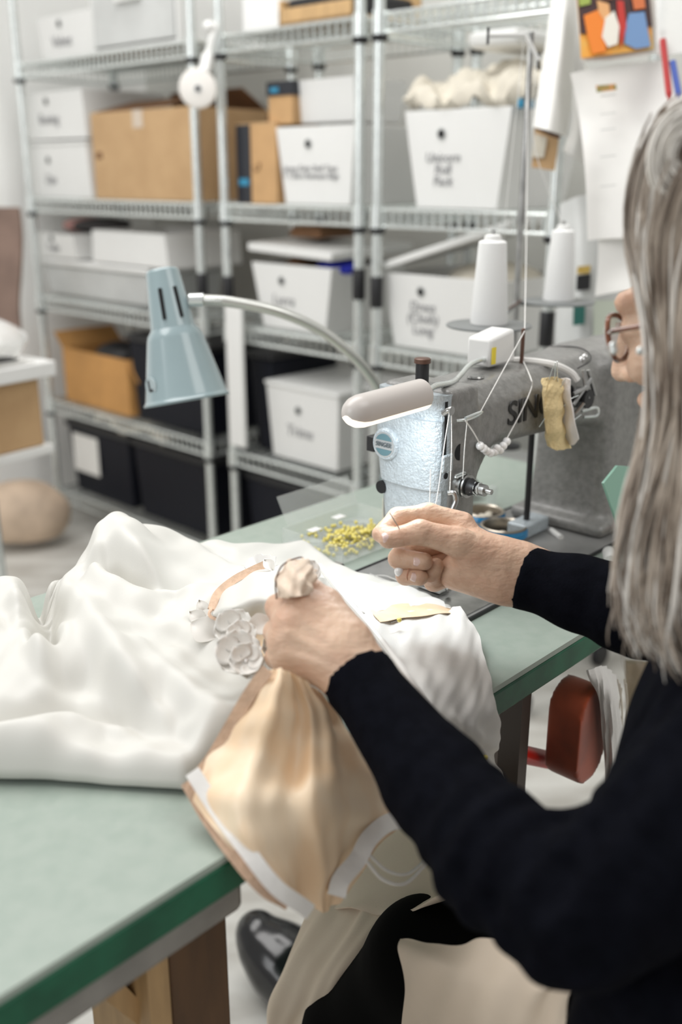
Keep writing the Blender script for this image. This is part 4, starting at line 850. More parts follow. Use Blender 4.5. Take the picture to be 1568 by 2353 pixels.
for c, (wb, wt, h), lb in ((c1, (.0268, .0190, .116), 'front white thread cone on the lower left plate of the stand'), (c2, (.0262, .0180, .116), 'rear white thread cone on the right plate of the stand')):
    rr_ = empty('thread_cone', c, lb, 'thread cone', 'white thread cones on the stand')
    k_ = .98 if c is c1 else 1.0
    MB().lathe(c + Z3 * .0005, Z3, [(0, wb * .96), (.003, wb), (h * .97, wt * 1.03), (h * .99, wt * .9), (h, wt * .6)], 40).build('wound_thread', M_cone, rr_)
    MB().lathe(c + Z3 * h, Z3, [(0, wt * .66), (.006, wt * .6), (.008, wt * .45)], 28).build('cone_core', M_whitepl, rr_)

# ---- threads
def strand(pts, rad, label, m=M_thread, n=8, group='white threads running over the sewing machine'):
    p = spline(pts, n); o = MB().tube(p, rad, 6).build('thread', m); rebase(o, p[0]); return tag(o, label, 'thread', group)
pin = T(.846, .198, .288)
strand([pin, PV(1105, 945, .139)], .0007, 'taut thread from the machine pin to the wire guide')
strand([PV(1105, 946, .139), PV(1086, 958, .138), PV(1070, 962, .139)], .0009, 'short thread wound through the wire guide')
strand([T(.846, .197, .25), PV(1220, 868, .151), PV(1222, 890, .147), PV(1200, 942, .146), PV(1165, 1008, .142)], .0008, 'thread hanging from the machine pin down to the pearls')
strand([PV(1070, 966, .139), PV(1088, 992, .140), PV(1104, 1020, .142)], .0008, 'short thread from the wire guide to the leftmost pearl')
strand([PV(1034, 945, .139), PV(1022, 1020, .139), PV(1010, 1110, .139), PV(1000, 1168, .14)], .0006, 'left thread running down the machine head')
strand([PV(1038, 946, .139), PV(1038, 1040, .139), PV(1034, 1132, .139)], .0006, 'middle thread running down from the take-up lever')
strand([PV(1074, 966, .139), PV(1068, 1030, .139), PV(1064, 1100, .14)], .0006, 'thread from the wire guide down to the tension disc')
strand([PV(990, 1078, .148), PV(989, 1120, .149), PV(987, 1170, .149)], .0006, 'thread lying along the corner of the machine head')
strand([PV(1205, 74, vb), PV(1212, 95, vb - .01)], .0007, 'tiny thread at the top of the stand')
strand([PV(1215, 92, vb - .01), PV(1212, 300, .44), PV(1210, 560, .35), pin], .0007, 'long thread from the stand top to the machine pin')
strand([PV(1232, 140, vb - .02), PV(1228, 330, vb - .03), c2 + Z3 * .118], .0007, 'thread rising from the rear cone to the guide arm')
strand([PV(1205, 80, vb), PV(1170, 420, vb - .02), PV(1150, 600, vb - .03), c1 + Z3 * .118], .0005, 'faint thread slanting down to the front cone')
for k in range(9):
    q = [(1104, 1024), (1112, 1030), (1119, 1036), (1128, 1040), (1137, 1038), (1143, 1030), (1150, 1034), (1157, 1024), (1165, 1014)][k]
    c = PV(*q, .1415 if k % 2 else .143)
    o = (MB().ball(c, .0050, 16).build('pearl', M_pearl) if k == 0 else None)
    if k == 0: rebase(o, c); P0 = o
    else: o = P0.copy(); COL.objects.link(o); o.location = [float(t) for t in c]
    tag(o, ['leftmost pearl on the thread loop against the machine arm', 'second pearl from the left on the thread loop', 'third pearl from the left on the thread loop', 'fourth pearl from the left on the thread loop', 'middle pearl at the bottom of the thread loop', 'fourth pearl from the right on the thread loop', 'third pearl from the right on the thread loop', 'second pearl from the right on the thread loop', 'rightmost, highest pearl on the thread loop'][k], 'pearl', 'pearls strung on a thread at the machine')

# ---- jars, pins and tools on the table
def jar(px, py, rad, h, label, hb=0.0):
    c = TT(px, py, hb); r = empty('tin_jar', c, label, 'jar', 'open tins with blue rims beside the machine')
    b = MB(); b.lathe(c + Z3 * .0005, Z3, [(0, rad), (h - .001, rad), (h, rad - .002), (h - .002, rad - .004), (.003, rad - .004)], 40, True, True); b.build('tin_body', M_tin, r)
    MB().lathe(c + Z3 * (h * .35), Z3, [(0, rad + .0005), (.002, rad + .0018), (h * .25, rad + .0010), (h * .3, rad + .0020), (h * .55, rad + .0005)], 40, False, False).build('blue_band', M_blue, r)
    for k in range(7): MB().ball(c + np.array([random.uniform(-.5, .5) * rad, random.uniform(-.5, .5) * rad, .006]), [.006, .004, .003], 8).build('button', M_linen, r)
jar(1156, 1240, .0315, .022, 'blue-rimmed open tin nearest the right hand')
jar(1110, 1196, .030, .016, 'shallow blue-rimmed tin behind the nearer one')
o = MB().lathe(TT(1130, 1160, 0.0), Z3, [(.0005, .008), (.028, .008), (.03, .006)], 16).build('clear_vial', M_clear); rebase(o, TT(1130, 1160, 0)); tag(o, 'small clear vial beside the rear blue tin', 'vial')
o = MB().lathe(T(.90, .30, .001), Z3, [(0, .016), (.004, .016)], 24).build('black_disc', M_blackpl); rebase(o, T(.90, .30, 0)); tag(o, 'small black disc lying on the table behind the machine bed', 'disc')
o = MB().box(T(.86, .40, .001), U * .10, V * .012, Z3 * .012).build('wooden_brush_handle', M_wood, bevel=.003); rebase(o, T(.86, .40, 0)); tag(o, 'brown wooden handle lying on the table behind the machine', 'handle')
o = MB().ball(T(.97, .40, .02), [.05, .03, .02], 16).build('dark_pouch', M_blackpl); rebase(o, T(.97, .40, 0)); tag(o, 'dark soft pouch on the table beyond the machine arm', 'pouch')
o = MB().lathe(T(.80, .36, .0005), Z3, [(0, .018), (.045, .018), (.047, .012)], 24).build('cream_tub', M_linen); rebase(o, T(.80, .36, 0)); tag(o, 'cream tub standing behind the machine arm', 'tub')
o = MB().lathe(TT(1290, 1235, .006), TT(1262, 1215, .006) - TT(1290, 1235, .006), [(0, .004), (.03, .004)], 12).build('chalk_stub', M_whitepl); rebase(o, TT(1275, 1225)); tag(o, 'white chalk stub on the machine bed edge', 'chalk')
# shallow clear box of yellow pins
pc_ = (TT(715, 1255) + TT(868, 1200)) / 2 + V * .02
r = empty('pin_box', pc_, 'shallow clear plastic box full of yellow-headed pins', 'pin box')
C0 = TT(704, 1246, .0005); 
bu, bv = uvof(C0); bu0, bv0, bw, bh = .655, .325, .150, .11
b = MB(); b.box(T(bu0, bv0, .001), U * bw, V * bh, Z3 * .0015)
for a, d1_, d2_ in ((T(bu0, bv0, .001), U * bw, V * .0012), (T(bu0, bv0 + bh, .001), U * bw, V * .0012), (T(bu0, bv0, .001), U * .0012, V * bh), (T(bu0 + bw, bv0, .001), U * .0012, V * bh)): b.box(a, d1_, d2_, Z3 * .022)
b.build('tray', M_clear, r)
MB().prism([T(bu0 + .01, bv0 + bh, .024), T(bu0 + bw, bv0 + bh, .024), T(bu0 + bw, bv0 + bh + .02, .06), T(bu0 + .01, bv0 + bh + .02, .06)], V * .001).build('open_lid', M_clear, r)
for q in ((.015, .086), (.075, .098)): MB().box(T(bu0 + q[0], bv0 + q[1] - .018, .0235), U * .018, V * .012, Z3 * .0006).build('paper_sticker', M_whitepl, r)
P0 = None
for k in range(240):
    a = random.gauss(.072, .034); c_ = random.gauss(.050, .024); a = min(max(a, .008), bw - .008); c_ = min(max(c_, .008), bh - .008)
    z = .0045 + .009 * random.random() * max(.2, 1 - ((a - .068) / .07) ** 2 - ((c_ - .045) / .05) ** 2)
    loc = T(bu0 + a, bv0 + c_, z); ang = random.uniform(0, 6.28)
    if P0 is None:
        o = MB().ball((0, 0, 0), .0027, 10).tube([(0, 0, 0), (.022, 0, -.001)], .00035, 5).build('dressmaking_pin', [M_yel, M_steel]); P0 = o
        for i_, f in enumerate(o.data.polygons):
            if f.center.x > .0024: f.material_index = 1
    else: o = P0.copy(); COL.objects.link(o)
    tx, ty = a + .022 * math.cos(ang), c_ + .022 * math.sin(ang)
    if not (.004 < tx < bw - .004 and .004 < ty < bh - .004): ang = math.atan2(.045 - c_, .068 - a)
    o.location = [float(t) for t in loc]; o.rotation_euler = (0, 0, ang + math.atan2(U[1], U[0])); tag(o, 'yellow-headed pin lying in the shallow clear pin box', 'pin', 'yellow pins in the clear box')
r = empty('binder_clip', TT(812, 1302), 'small black clip on the table between gown and machine bed', 'clip')
MB().hexa([T(.607, .300, .001), T(.640, .300, .001), T(.640, .318, .001), T(.607, .318, .001), T(.612, .305, .014), T(.635, .305, .014), T(.635, .314, .014), T(.612, .314, .014)]).build('clip_body', M_blackpl, r, bevel=.002)
MB().box(T(.616, .3035, .0143), U * .016, V * .011, Z3 * .0008).build('clip_face', M_greytrim, r)
MB().box(T(.575, .300, .001), U * .031, V * .016, Z3 * .003).build('clip_tail', M_blackpl, r, bevel=.001)
strand([TT(835, 1325, .006), TT(880, 1322, .007), TT(905, 1330, .006), TT(925, 1338, .008)], .0006, 'loose thread end curling on the machine bed by the foot', group='loose threads on the machine bed')
strand([TT(850, 1318, .006), TT(890, 1334, .006), TT(925, 1342, .006)], .0006, 'straighter loose thread lying on the machine bed by the foot', group='loose threads on the machine bed')
# things at the right of the machine, mostly behind the hair
o = MB().prism([PV(1388, 1110, .07), PV(1420, 1070, .07), PV(1450, 1072, .07), PV(1460, 1200, .07), PV(1445, 1235, .07), PV(1430, 1232, .07)], V * .003).build('green_template', M_greenpl); rebase(o, T(1.0, .07, .02)); tag(o, 'green-tinted plastic template leaning at the right of the machine pillar', 'template')
a, b_ = TT(1425, 1255, .006), TT(1475, 1215, .006); o = MB().tube([a, b_], .0045, 8).build('yellow_pencil', M_pencil); rebase(o, a); tag(o, 'yellow-orange pencil lying right of the machine pillar', 'pencil')
a, b_ = TT(1404, 1290, .008), TT(1400, 1268, .010); o = MB().tube([a, b_], .0085, 14).build('white_marker', M_whitepl); rebase(o, a); tag(o, 'white capped marker lying by the black sleeve, right', 'marker')
o = MB().ball(TT(1484, 1205, .014), [.010, .010, .022], 14).build('pink_eraser', M_pink); rebase(o, TT(1484, 1215)); tag(o, 'pink rubber lump seen through the grey hair', 'eraser')

# ================================================================== the gown
G = empty('wedding_gown', T(.35, .25, 0), 'ivory satin wedding gown heaped over the green table, bodice turned inside out', 'dress')
def smooth_poly(P, n=6): return [tuple(p) for p in P]
FR = [(-300, 1800, 0), (0, 1805, 0), (120, 1806, 0), (250, 1815, 0), (430, 1827, 0), (600, 1740, 0), (800, 1590, 0), (920, 1510, 0), (1000, 1455, 0), (1048, 1410, 0)]
BK = [(1035, 1392, .008), (1000, 1378, .012), (940, 1352, .014), (860, 1334, .016), (800, 1318, .016), (748, 1292, .018), (722, 1265, .022), (700, 1250, .028), (640, 1250, .034), (560, 1252, .045), (500, 1234, .055), (450, 1224, .065), (400, 1213, .075), (330, 1184, .095), (265, 1162, .112), (225, 1174, .105), (192, 1208, .092), (182, 1240, .080), (172, 1292, .066), (125, 1308, .066), (95, 1328, .055), (70, 1342, .055), (57, 1320, .070), (30, 1303, .082), (0, 1302, .085), (-100, 1310, .085), (-300, 1330, .06)]
poly = [uvof(TT(x, y, h)) for x, y, h in FR]
bk = [np.array(uvof(TT(x, y, h))) for x, y, h in BK]
ctr = np.array([.33, .25])
for i, p in enumerate(bk):
    t = bk[min(i + 1, len(bk) - 1)] - bk[max(i - 1, 0)]; nn = np.array([t[1], -t[0]]); nn /= np.linalg.norm(nn)
    poly.append(tuple(p + nn * min(.014, .004 + BK[i][2] * .12)))
poly = np.array(poly)
RD = [
 [(30, 1325, .084), (58, 1400, .088), (92, 1480, .076), (122, 1560, .046), (145, 1610, .028)],
 [(-250, 1420, .07), (-60, 1420, .075), (0, 1450, .066), (0, 1560, .05), (40, 1600, .045)],
 [(20, 1420, .062), (50, 1500, .055), (85, 1570, .05)],
 [(73, 1350, .026), (82, 1400, .010), (102, 1465, .004), (120, 1510, .002), (122, 1545, .002), (108, 1580, .002), (106, 1602, .003)],
 [(92, 1440, .004), (112, 1500, .002)], [(100, 1560, .002), (118, 1590, .002)],
 [(98, 1338, .058), (122, 1390, .072), (146, 1450, .070), (152, 1520, .056), (150, 1565, .040)],
 [(-250, 1340, .074), (-60, 1325, .076), (0, 1316, .080), (28, 1318, .080), (48, 1334, .070)],
 [(112, 1322, .066), (150, 1338, .070), (215, 1400, .082), (280, 1500, .074), (335, 1590, .054), (390, 1665, .038), (436, 1725, .026)],
 [(218, 1345, .052), (290, 1378, .050), (360, 1402, .044), (430, 1415, .036)],
 [(265, 1176, .112), (290, 1230, .112), (360, 1290, .098), (450, 1345, .076), (500, 1380, .07)],
 [(225, 1200, .105), (225, 1280, .095), (300, 1340, .082), (400, 1385, .06)],
 [(190, 1250, .08), (190, 1300, .068)],
 [(330, 1190, .094), (420, 1235, .072), (500, 1285, .062), (560, 1320, .060)],
 [(400, 1225, .066), (470, 1262, .050), (540, 1298, .044), (580, 1316, .040)],
 [(450, 1230, .062), (520, 1258, .056), (600, 1285, .046), (700, 1290, .034)],
 [(330, 1415, .066), (420, 1440, .060), (500, 1470, .058)],
 [(250, 1420, .072), (310, 1470, .052), (380, 1530, .048), (450, 1590, .045), (520, 1640, .04)],
 [(300, 1430, .070), (380, 1500, .066), (470, 1570, .062), (540, 1620, .055)],
 [(350, 1440, .052), (450, 1510, .046), (540, 1570, .045)],
 [(420, 1640, .048), (480, 1690, .036), (500, 1720, .03)],
 [(158, 1600, .026), (212, 1612, .034), (260, 1655, .034), (315, 1692, .016), (370, 1716, .014), (436, 1748, .010)],
 [(-250, 1660, .05), (0, 1658, .050), (70, 1642, .052), (140, 1630, .042), (180, 1650, .040), (205, 1674, .032)],
 [(215, 1645, .036), (270, 1672, .030), (320, 1690, .022)],
 [(-250, 1705, .016), (0, 1706, .016), (100, 1694, .014), (200, 1685, .010), (252, 1699, .008), (330, 1702, .010)],
 [(-250, 1748, .044), (0, 1745, .044), (110, 1736, .042), (200, 1730, .038), (238, 1760, .040), (340, 1772, .036), (430, 1792, .026)],
 [(248, 1705, .014), (247, 1740, .030), (250, 1790, .020)],
 [(262, 1712, .020), (330, 1730, .030), (400, 1765, .034)],
 [(640, 1290, .040), (720, 1300, .028), (780, 1340, .024), (860, 1365, .026), (940, 1380, .018)],
 [(740, 1330, .034), (800, 1400, .030), (870, 1440, .028)],
 [(860, 1400, .016), (930, 1418, .012), (1010, 1404, .008)],
 [(880, 1350, .022), (960, 1372, .018)],
 [(600, 1420, .050), (650, 1500, .045), (640, 1600, .03)], [(560, 1500, .058), (600, 1600, .045)],
]
S_ = []
for L in RD:
    P = [np.array([*uvof(TT(x, y, h)), h]) for x, y, h in L]; S_ += spline(P, 9)
S_ = np.array(S_)
def blur(A, n):
    for _ in range(n):
        B = np.pad(A, 1, mode='edge'); A = (B[1:-1, 1:-1] * 4 + B[:-2, 1:-1] * 2 + B[2:, 1:-1] * 2 + B[1:-1, :-2] * 2 + B[1:-1, 2:] * 2 + B[:-2, :-2] + B[2:, 2:] + B[:-2, 2:] + B[2:, :-2]) / 16
    return A
nf = len(FR)
wf = np.array([ (O + p[0] * U + p[1] * V)[:2] for p in poly[:nf]]); wb = np.array([(O + p[0] * U + p[1] * V)[:2] for p in poly[nf:]])[::-1]
def mono(A):
    A = A.copy(); A[:, 0] = np.maximum.accumulate(A[:, 0] + np.arange(len(A)) * 1e-5); return A
wf, wb = mono(wf), mono(wb); x1 = min(wf[-1, 0], wb[-1, 0])
gx_ = np.linspace(-.52, x1, 430); gt = np.linspace(0, 1, 240)
yf = np.interp(gx_, wf[:, 0], wf[:, 1]); yb = np.interp(gx_, wb[:, 0], wb[:, 1]); yb = np.maximum(yb, yf + .002)
k5 = np.ones(7) / 7; yb = np.convolve(np.pad(yb, 3, mode='edge'), k5, 'valid'); yf = np.convolve(np.pad(yf, 3, mode='edge'), k5, 'valid')
GX = np.repeat(gx_[:, None], len(gt), 1); GY = yf[:, None] + (yb - yf)[:, None] * gt[None]
GU = (GX - O[0]) * U[0] + (GY - O[1]) * U[1]; GV = (GX - O[0]) * V[0] + (GY - O[1]) * V[1]
poly = np.array([(((x - O[0]) * U[0] + (y - O[1]) * U[1]), ((x - O[0]) * V[0] + (y - O[1]) * V[1])) for x, y in list(zip(gx_[::4], yf[::4])) + list(zip(gx_[::-4], yb[::-4]))])
GUc, GVc = GU[::2, ::2], GV[::2, ::2]; H = np.zeros_like(GUc); Ws = np.zeros_like(GUc)
for a, b_, h in S_:
    r2 = (GUc - a) ** 2 + (GVc - b_) ** 2; w_ = 1 / (r2 + .0040 ** 2) ** 2.1; H += w_ * h; Ws += w_
H /= Ws
H = blur(H, 3)
H = np.repeat(np.repeat(H, 2, 0), 2, 1)[:GU.shape[0], :GU.shape[1]]; H = blur(H, 4)
H += .0022 * np.sin(GU * 95 + 22 * GV + 3 * np.sin(GV * 30)) * np.clip(H / .06, 0, 1) * .6 + .0012 * np.sin(GV * 160 - GU * 60)
def pdist(X, Y, P):
    d = np.full(X.shape, 9.0); NX = X.copy(); NY = Y.copy(); ins = np.zeros(X.shape, bool); n = len(P)
    for i in range(n):
        a = P[i]; b_ = P[(i + 1) % n]; e = b_ - a; t = np.clip(((X - a[0]) * e[0] + (Y - a[1]) * e[1]) / (e @ e + 1e-12), 0, 1)
        dd = np.hypot(X - a[0] - t * e[0], Y - a[1] - t * e[1]); m_ = dd < d; NX[m_] = (a[0] + t * e[0])[m_]; NY[m_] = (a[1] + t * e[1])[m_]; d = np.minimum(d, dd)
        c = ((a[1] > Y) != (b_[1] > Y)) & (X < (b_[0] - a[0]) * (Y - a[1]) / (b_[1] - a[1] + 1e-15) + a[0]); ins ^= c
    return d, ins, NX, NY
d_, ins, NX, NY = pdist(GU, GV, poly)
rr_ = np.clip(.34 * H + .008, .008, .034); q_ = np.clip(d_ / rr_, 0, 1); q_[:, 0] = 0; q_[:, -1] = 0; q_[-1] = 0
H = .0012 + (H - .0012) * np.sqrt(np.clip(1 - (1 - q_) ** 1.9, 0, 1))
vs = (np.stack([GX, GY, np.full_like(GX, TZ)], -1) + H[..., None] * Z3).reshape(-1, 3); m1, m2 = GX.shape
q = np.arange(m1 * m2).reshape(m1, m2); fs = np.stack([q[:-1, :-1].ravel(), q[1:, :-1].ravel(), q[1:, 1:].ravel(), q[:-1, 1:].ravel()], 1)
o = fobj('skirt', (vs, fs), M_satin, G, relax=5)
sk = o.modifiers.new('thickness', 'SOLIDIFY'); sk.thickness = .0008; sk.offset = 1
def on(px, py, h): return TT(px, py, h)
# front panel falling over the table edge at the right
fe = -.014
sheet('front_panel', [
    [on(800, 1400, .05), on(880, 1414, .036), on(960, 1404, .028), on(1020, 1402, .024), on(1058, 1392, .034)],
    [on(850, 1490, .045), on(920, 1500, .034), on(980, 1490, .030), on(1050, 1470, .026), on(1096, 1448, .020)],
    [PV(900, 1560, .018), PV(960, 1560, .012), PV(1020, 1560, .012), PV(1080, 1550, .016), PV(1118, 1530, .018)],
    [PV(930, 1620, fe), PV(990, 1640, fe - .006), PV(1040, 1640, fe), PV(1090, 1640, fe - .004), PV(1138, 1620, fe)],
    [PV(970, 1680, fe - .006), PV(1030, 1700, fe - .016), PV(1070, 1700, fe - .006), PV(1110, 1700, fe - .012), PV(1152, 1698, fe - .004)],
    [PV(1010, 1740, fe - .01), PV(1060, 1752, fe - .016), PV(1090, 1750, fe - .008), PV(1110, 1745, fe - .012), PV(1138, 1740, fe - .006)],
    [PV(1050, 1790, fe - .012), PV(1085, 1800, fe - .016), PV(1110, 1800, fe - .01), PV(1130, 1802, fe - .012), PV(1160, 1790, fe - .008)]],
    M_white_cl, G, nu=9, nv=9, thick=.0014, disp=lambda a, b: .0012 * np.sin(a * 26 + b * 9) + .0010 * np.sin(b * 33 - a * 14) + .0006 * np.sin(b * 70 + a * 40))
sheet('gauze_layer', [
    [on(770, 1330, .040), on(860, 1338, .024), on(950, 1352, .020), on(1020, 1385, .016)],
    [on(800, 1372, .046), on(870, 1372, .030), on(950, 1376, .022), on(1028, 1394, .018)],
    [on(830, 1408, .048), on(890, 1404, .034), on(960, 1394, .024), on(1036, 1400, .019)]],
    M_lace, G, thick=.0006, disp=lambda a, b: .0016 * np.sin(a * 18 + b * 6))
sheet('peach_facing', [
    [on(850, 1400, .040), on(920, 1388, .026), on(980, 1386, .022), on(1040, 1400, .018)],
    [on(862, 1414, .044), on(920, 1400, .032), on(980, 1396, .026), on(1040, 1404, .021)],
    [on(875, 1428, .042), on(930, 1420, .034), on(990, 1412, .030), on(1044, 1408, .024)]],
    M_peach, G, thick=.0006, disp=lambda a, b: .0006 * np.sin(a * 12 + 1))
strip = MB().tube(spline([on(735, 1300, .045), on(790, 1370, .052), on(860, 1450, .05), PV(930, 1545, .010), PV(1010, 1660, -.022), PV(1085, 1780, -.030)], 12), .0035, 8).build('seam_roll', M_white_cl, G)
# bodice lining: hangs from the left hand over the table edge
def bl(x, y, v): return PV(x, y, v)
def foldf(a, b):
    fan = (b - .15)
    return .0052 * np.sin(a * 17 + 1.2 * b) * np.clip(.25 + b, 0, 1) * np.sin(np.clip(a, 0, 1) * math.pi) + .003 * np.sin(a * 39 + 3 * b) * (1 - .5 * b) * np.sin(a * math.pi) + .0009 * np.sin(b * 38 + a * 7)
lin = [
    [bl(618, 1540, .045), bl(640, 1536, .040), bl(668, 1545, .036), bl(700, 1565, .032), bl(740, 1592, .028)],
    [bl(560, 1625, .052), bl(620, 1630, .026), bl(690, 1640, .030), bl(750, 1640, .020), bl(800, 1680, .020)],
    [bl(498, 1715, .056), bl(590, 1740, .022), bl(690, 1750, .010), bl(770, 1740, -.004), bl(860, 1770, -.006)],
    [bl(436, 1810, .056), bl(560, 1850, .0), bl(680, 1860, -.016), bl(790, 1850, -.022), bl(935, 1880, -.012)],
    [bl(520, 1935, .004), bl(600, 1960, -.018), bl(710, 1975, -.020), bl(790, 1960, -.022), bl(880, 1930, -.018)],
    [bl(640, 2050, -.020), bl(680, 2070, -.026), bl(720, 2084, -.018), bl(765, 2086, -.020), bl(800, 2050, -.022)]]
LN = sheet('bodice_lining', lin, M_peach, G, nu=12, nv=9, thick=.0016, disp=foldf)
def ribbon(name, pts, wpx, m, v_of=None, n=8, th=.002, off=.004):
    """a flat band through points, wpx metres wide, lying towards the viewer"""
    p = spline(pts, n); Vv = []; k = len(p)
    a = []; b = []
    for i in range(k):
        t = nrm(p[min(i + 1, k - 1)] - p[max(i - 1, 0)]); nn = nrm(CAM - p[i]); s_ = nrm(np.cross(t, nn)); nn = np.cross(s_, t)
        q = p[i] + nn * off; wdt = wpx[i * len(wpx) // k] if hasattr(wpx, '__len__') else wpx; a.append((q - s_ * wdt / 2, q, q + s_ * wdt / 2))
    return sheet(name, [list(r_) for r_ in a], m, G, nu=4, nv=2, thick=th)
ribbon('boning_channel', [bl(448, 1782, .058), bl(500, 1862, .030), bl(565, 1950, -.006), bl(628, 2030, -.026), bl(690, 2078, -.030)], .0115, M_boning, th=.003, off=.011)
ribbon('scalloped_trim', [bl(432, 1800, .060), bl(478, 1880, .035), bl(540, 1966, .0), bl(600, 2036, -.022), bl(650, 2068, -.028)], .010, M_nude, th=.0012, off=.007)
ribbon('neck_binding', [bl(618, 1535, .048), bl(577, 1590, .054), bl(530, 1670, .060), bl(486, 1745, .062), bl(444, 1798, .062)], .0105, M_nude, th=.004, off=.010)
ribbon('lower_binding', [bl(940, 1882, -.018), bl(890, 1892, -.022), bl(848, 1928, -.026), bl(822, 1975, -.028), bl(785, 2020, -.028), bl(775, 2052, -.028)], .0145, M_boning, th=.006, off=.003)
MB().tube(spline([bl(840, 1975, -.03), bl(880, 2020, -.028), bl(930, 2030, -.024), bl(975, 1990, -.020), bl(1010, 1950, -.016)], 10), .0016, 8).build('ribbon_loop', M_boning, G)
MB().tube(spline([bl(850, 1965, -.03), bl(890, 2000, -.026), bl(935, 2008, -.022), bl(975, 1978, -.018), bl(1005, 1940, -.014)], 10), .0014, 8).build('ribbon_loop', M_boning, G)
# folded bust cup beside the hand, with trim
cup = [
    [on(486, 1398, .070), on(520, 1352, .074), on(575, 1318, .076), on(640, 1296, .082)],
    [on(488, 1406, .078), on(530, 1374, .092), on(590, 1344, .098), on(652, 1330, .10)],
    [on(490, 1414, .078), on(535, 1398, .096), on(595, 1378, .104), on(655, 1370, .106)],
    [on(496, 1424, .064), on(540, 1424, .070), on(596, 1424, .078), on(650, 1420, .09)]]
sheet('bust_cup', cup, M_satin, G, thick=.0015, disp=lambda a, b: .0014 * np.sin(a * 15 + 4 * b))
ribbon('cup_trim', [on(484, 1408, .074), on(500, 1366, .078), on(535, 1334, .078), on(575, 1312, .080), on(610, 1296, .084)], .008, M_nude, th=.0014)
ribbon('organza_ruffle', [on(560, 1312, .078), on(585, 1294, .078), on(615, 1288, .082), on(640, 1290, .085)], [.006, .014, .016, .012, .010], M_lace, th=.001)
ribbon('cup_edge', [on(484, 1402, .076), on(488, 1418, .074), on(520, 1427, .074), on(570, 1428, .08), on(604, 1428, .084)], .003, M_nude, th=.0016)
sheet('peach_patch', [[on(584, 1440, .066), on(605, 1436, .068), on(625, 1440, .070)], [on(575, 1465, .064), on(600, 1468, .066), on(628, 1470, .068)], [on(580, 1500, .062), on(605, 1510, .064), on(626, 1505, .066)]], M_peach, G, thick=.001)
def flower(px, py, h, s, rot, n=5, cup_=.35):
    c = on(px, py, h); nn = nrm(nrm(CAM - c) + Z3 * .6); x = nrm(np.cross(nn, Z3)); y = np.cross(nn, x); b = MB()
    for k in range(n):
        a = rot + 2 * math.pi * k / n; d = math.cos(a) * x + math.sin(a) * y; e = -math.sin(a) * x + math.cos(a) * y
        V_ = []; F_ = []; m1, m2 = 7, 7
        for i in range(m1):
            t = i / (m1 - 1)
            for j in range(m2):
                q = -1 + 2 * j / (m2 - 1); wd = s * .42 * math.sin(math.pi * min(1, .12 + t * .86)) ** .6; V_.append(c + d * (s * .06 + t * s * .52) + e * q * wd + nn * (s * cup_ * (t ** 2 * .5 + .22 * q * q) + .0006 * k))
        for i in range(m1 - 1):
            for j in range(m2 - 1): F_.append((i * m2 + j, (i + 1) * m2 + j, (i + 1) * m2 + j + 1, i * m2 + j + 1))
        b.add(V_, F_)
    o = b.build('fabric_flower', M_petal, G, smooth=80); q = o.modifiers.new('t', 'SOLIDIFY'); q.thickness = .0007
    MB().ball(c + nn * .002, s * .07, 10).build('flower_bead', M_pearl, o)
flower(538, 1448, .086, .030, .3); flower(556, 1462, .088, .022, 1.0); flower(548, 1506, .078, .034, .9); flower(566, 1520, .080, .024, .1, 6); flower(640, 1488, .074, .024, .4); flower(575, 1530, .072, .022, 1.4)
flower(706, 1318, .135, .020, .2)
def leaf(px, py, h, L_, wd, ang, m=M_petal):
    c = on(px, py, h); nn = nrm(nrm(CAM - c) + Z3 * .4); x = nrm(np.cross(nn, Z3)); x = -x if x[0] < 0 else x; y = np.cross(nn, x); d = math.cos(ang) * x + math.sin(ang) * y; e = np.cross(nn, d)
    sheet('fabric_leaf', [[c + d * L_ * (t - .5) + e * wd * q * math.sin(math.pi * min(.98, max(.04, t))) + nn * (.003 * abs(q) + .004 * math.sin(t * 3)) for q in (-1, 0, 1)] for t in (0, .25, .5, .75, 1)], m, G, thick=.0008)
leaf(598, 1438, .092, .026, .010, .25); leaf(465, 1398, .066, .018, .006, 1.9); leaf(455, 1422, .060, .022, .008, 2.4); leaf(618, 1300, .088, .016, .006, 2.2); leaf(470, 1450, .062, .030, .014, -.6); leaf(630, 1470, .080, .018, .008, .5)
# tuft of lining pinched by the left hand
tf = W(682, 1345, .835)
def t3(x, y, d): return W(x, y, d)
sheet('pinched_tuft', [[t3(636, 1372, .822), t3(636, 1330, .832), t3(655, 1296, .842), t3(688, 1282, .848)], [t3(660, 1374, .806), t3(660, 1335, .812), t3(676, 1302, .826), t3(702, 1288, .840)], [t3(690, 1370, .804), t3(692, 1336, .808), t3(706, 1312, .820), t3(720, 1300, .836)], [t3(712, 1366, .812), t3(720, 1345, .818), t3(726, 1328, .826), t3(724, 1312, .838)]], mat('pale_peach_mesh', (.82, .66, .52), .45, noise=.2, nscale=50, bump=.3, bscale=200), G, thick=.0012, disp=lambda a, b: .0018 * np.sin(a * 14 + b * 9) + .0012 * np.sin(b * 25))
MB().tube(spline([t3(636, 1376, .818), t3(634, 1335, .828), t3(650, 1298, .838), t3(690, 1280, .845), t3(700, 1290, .84), t3(703, 1300, .835)], 8), .0007, 6).build('thread_edge', M_brass, G)
for k, (a, b_, lb) in enumerate(((PV(1116, 1740, -.036), PV(1085, 1744, -.034), 'yellow-headed pin in the white panel hanging over the table edge'), (on(918, 1424, .045), on(900, 1430, .045), 'yellow-headed pin in the peach facing beside the machine bed'))):
    o = MB().ball(a, .0026, 12).build('dressmaking_pin', M_yel); rebase(o, a); tag(o, lb, 'pin'); q = MB().tube([a, b_], .0004, 6).build('shaft', M_steel, o)

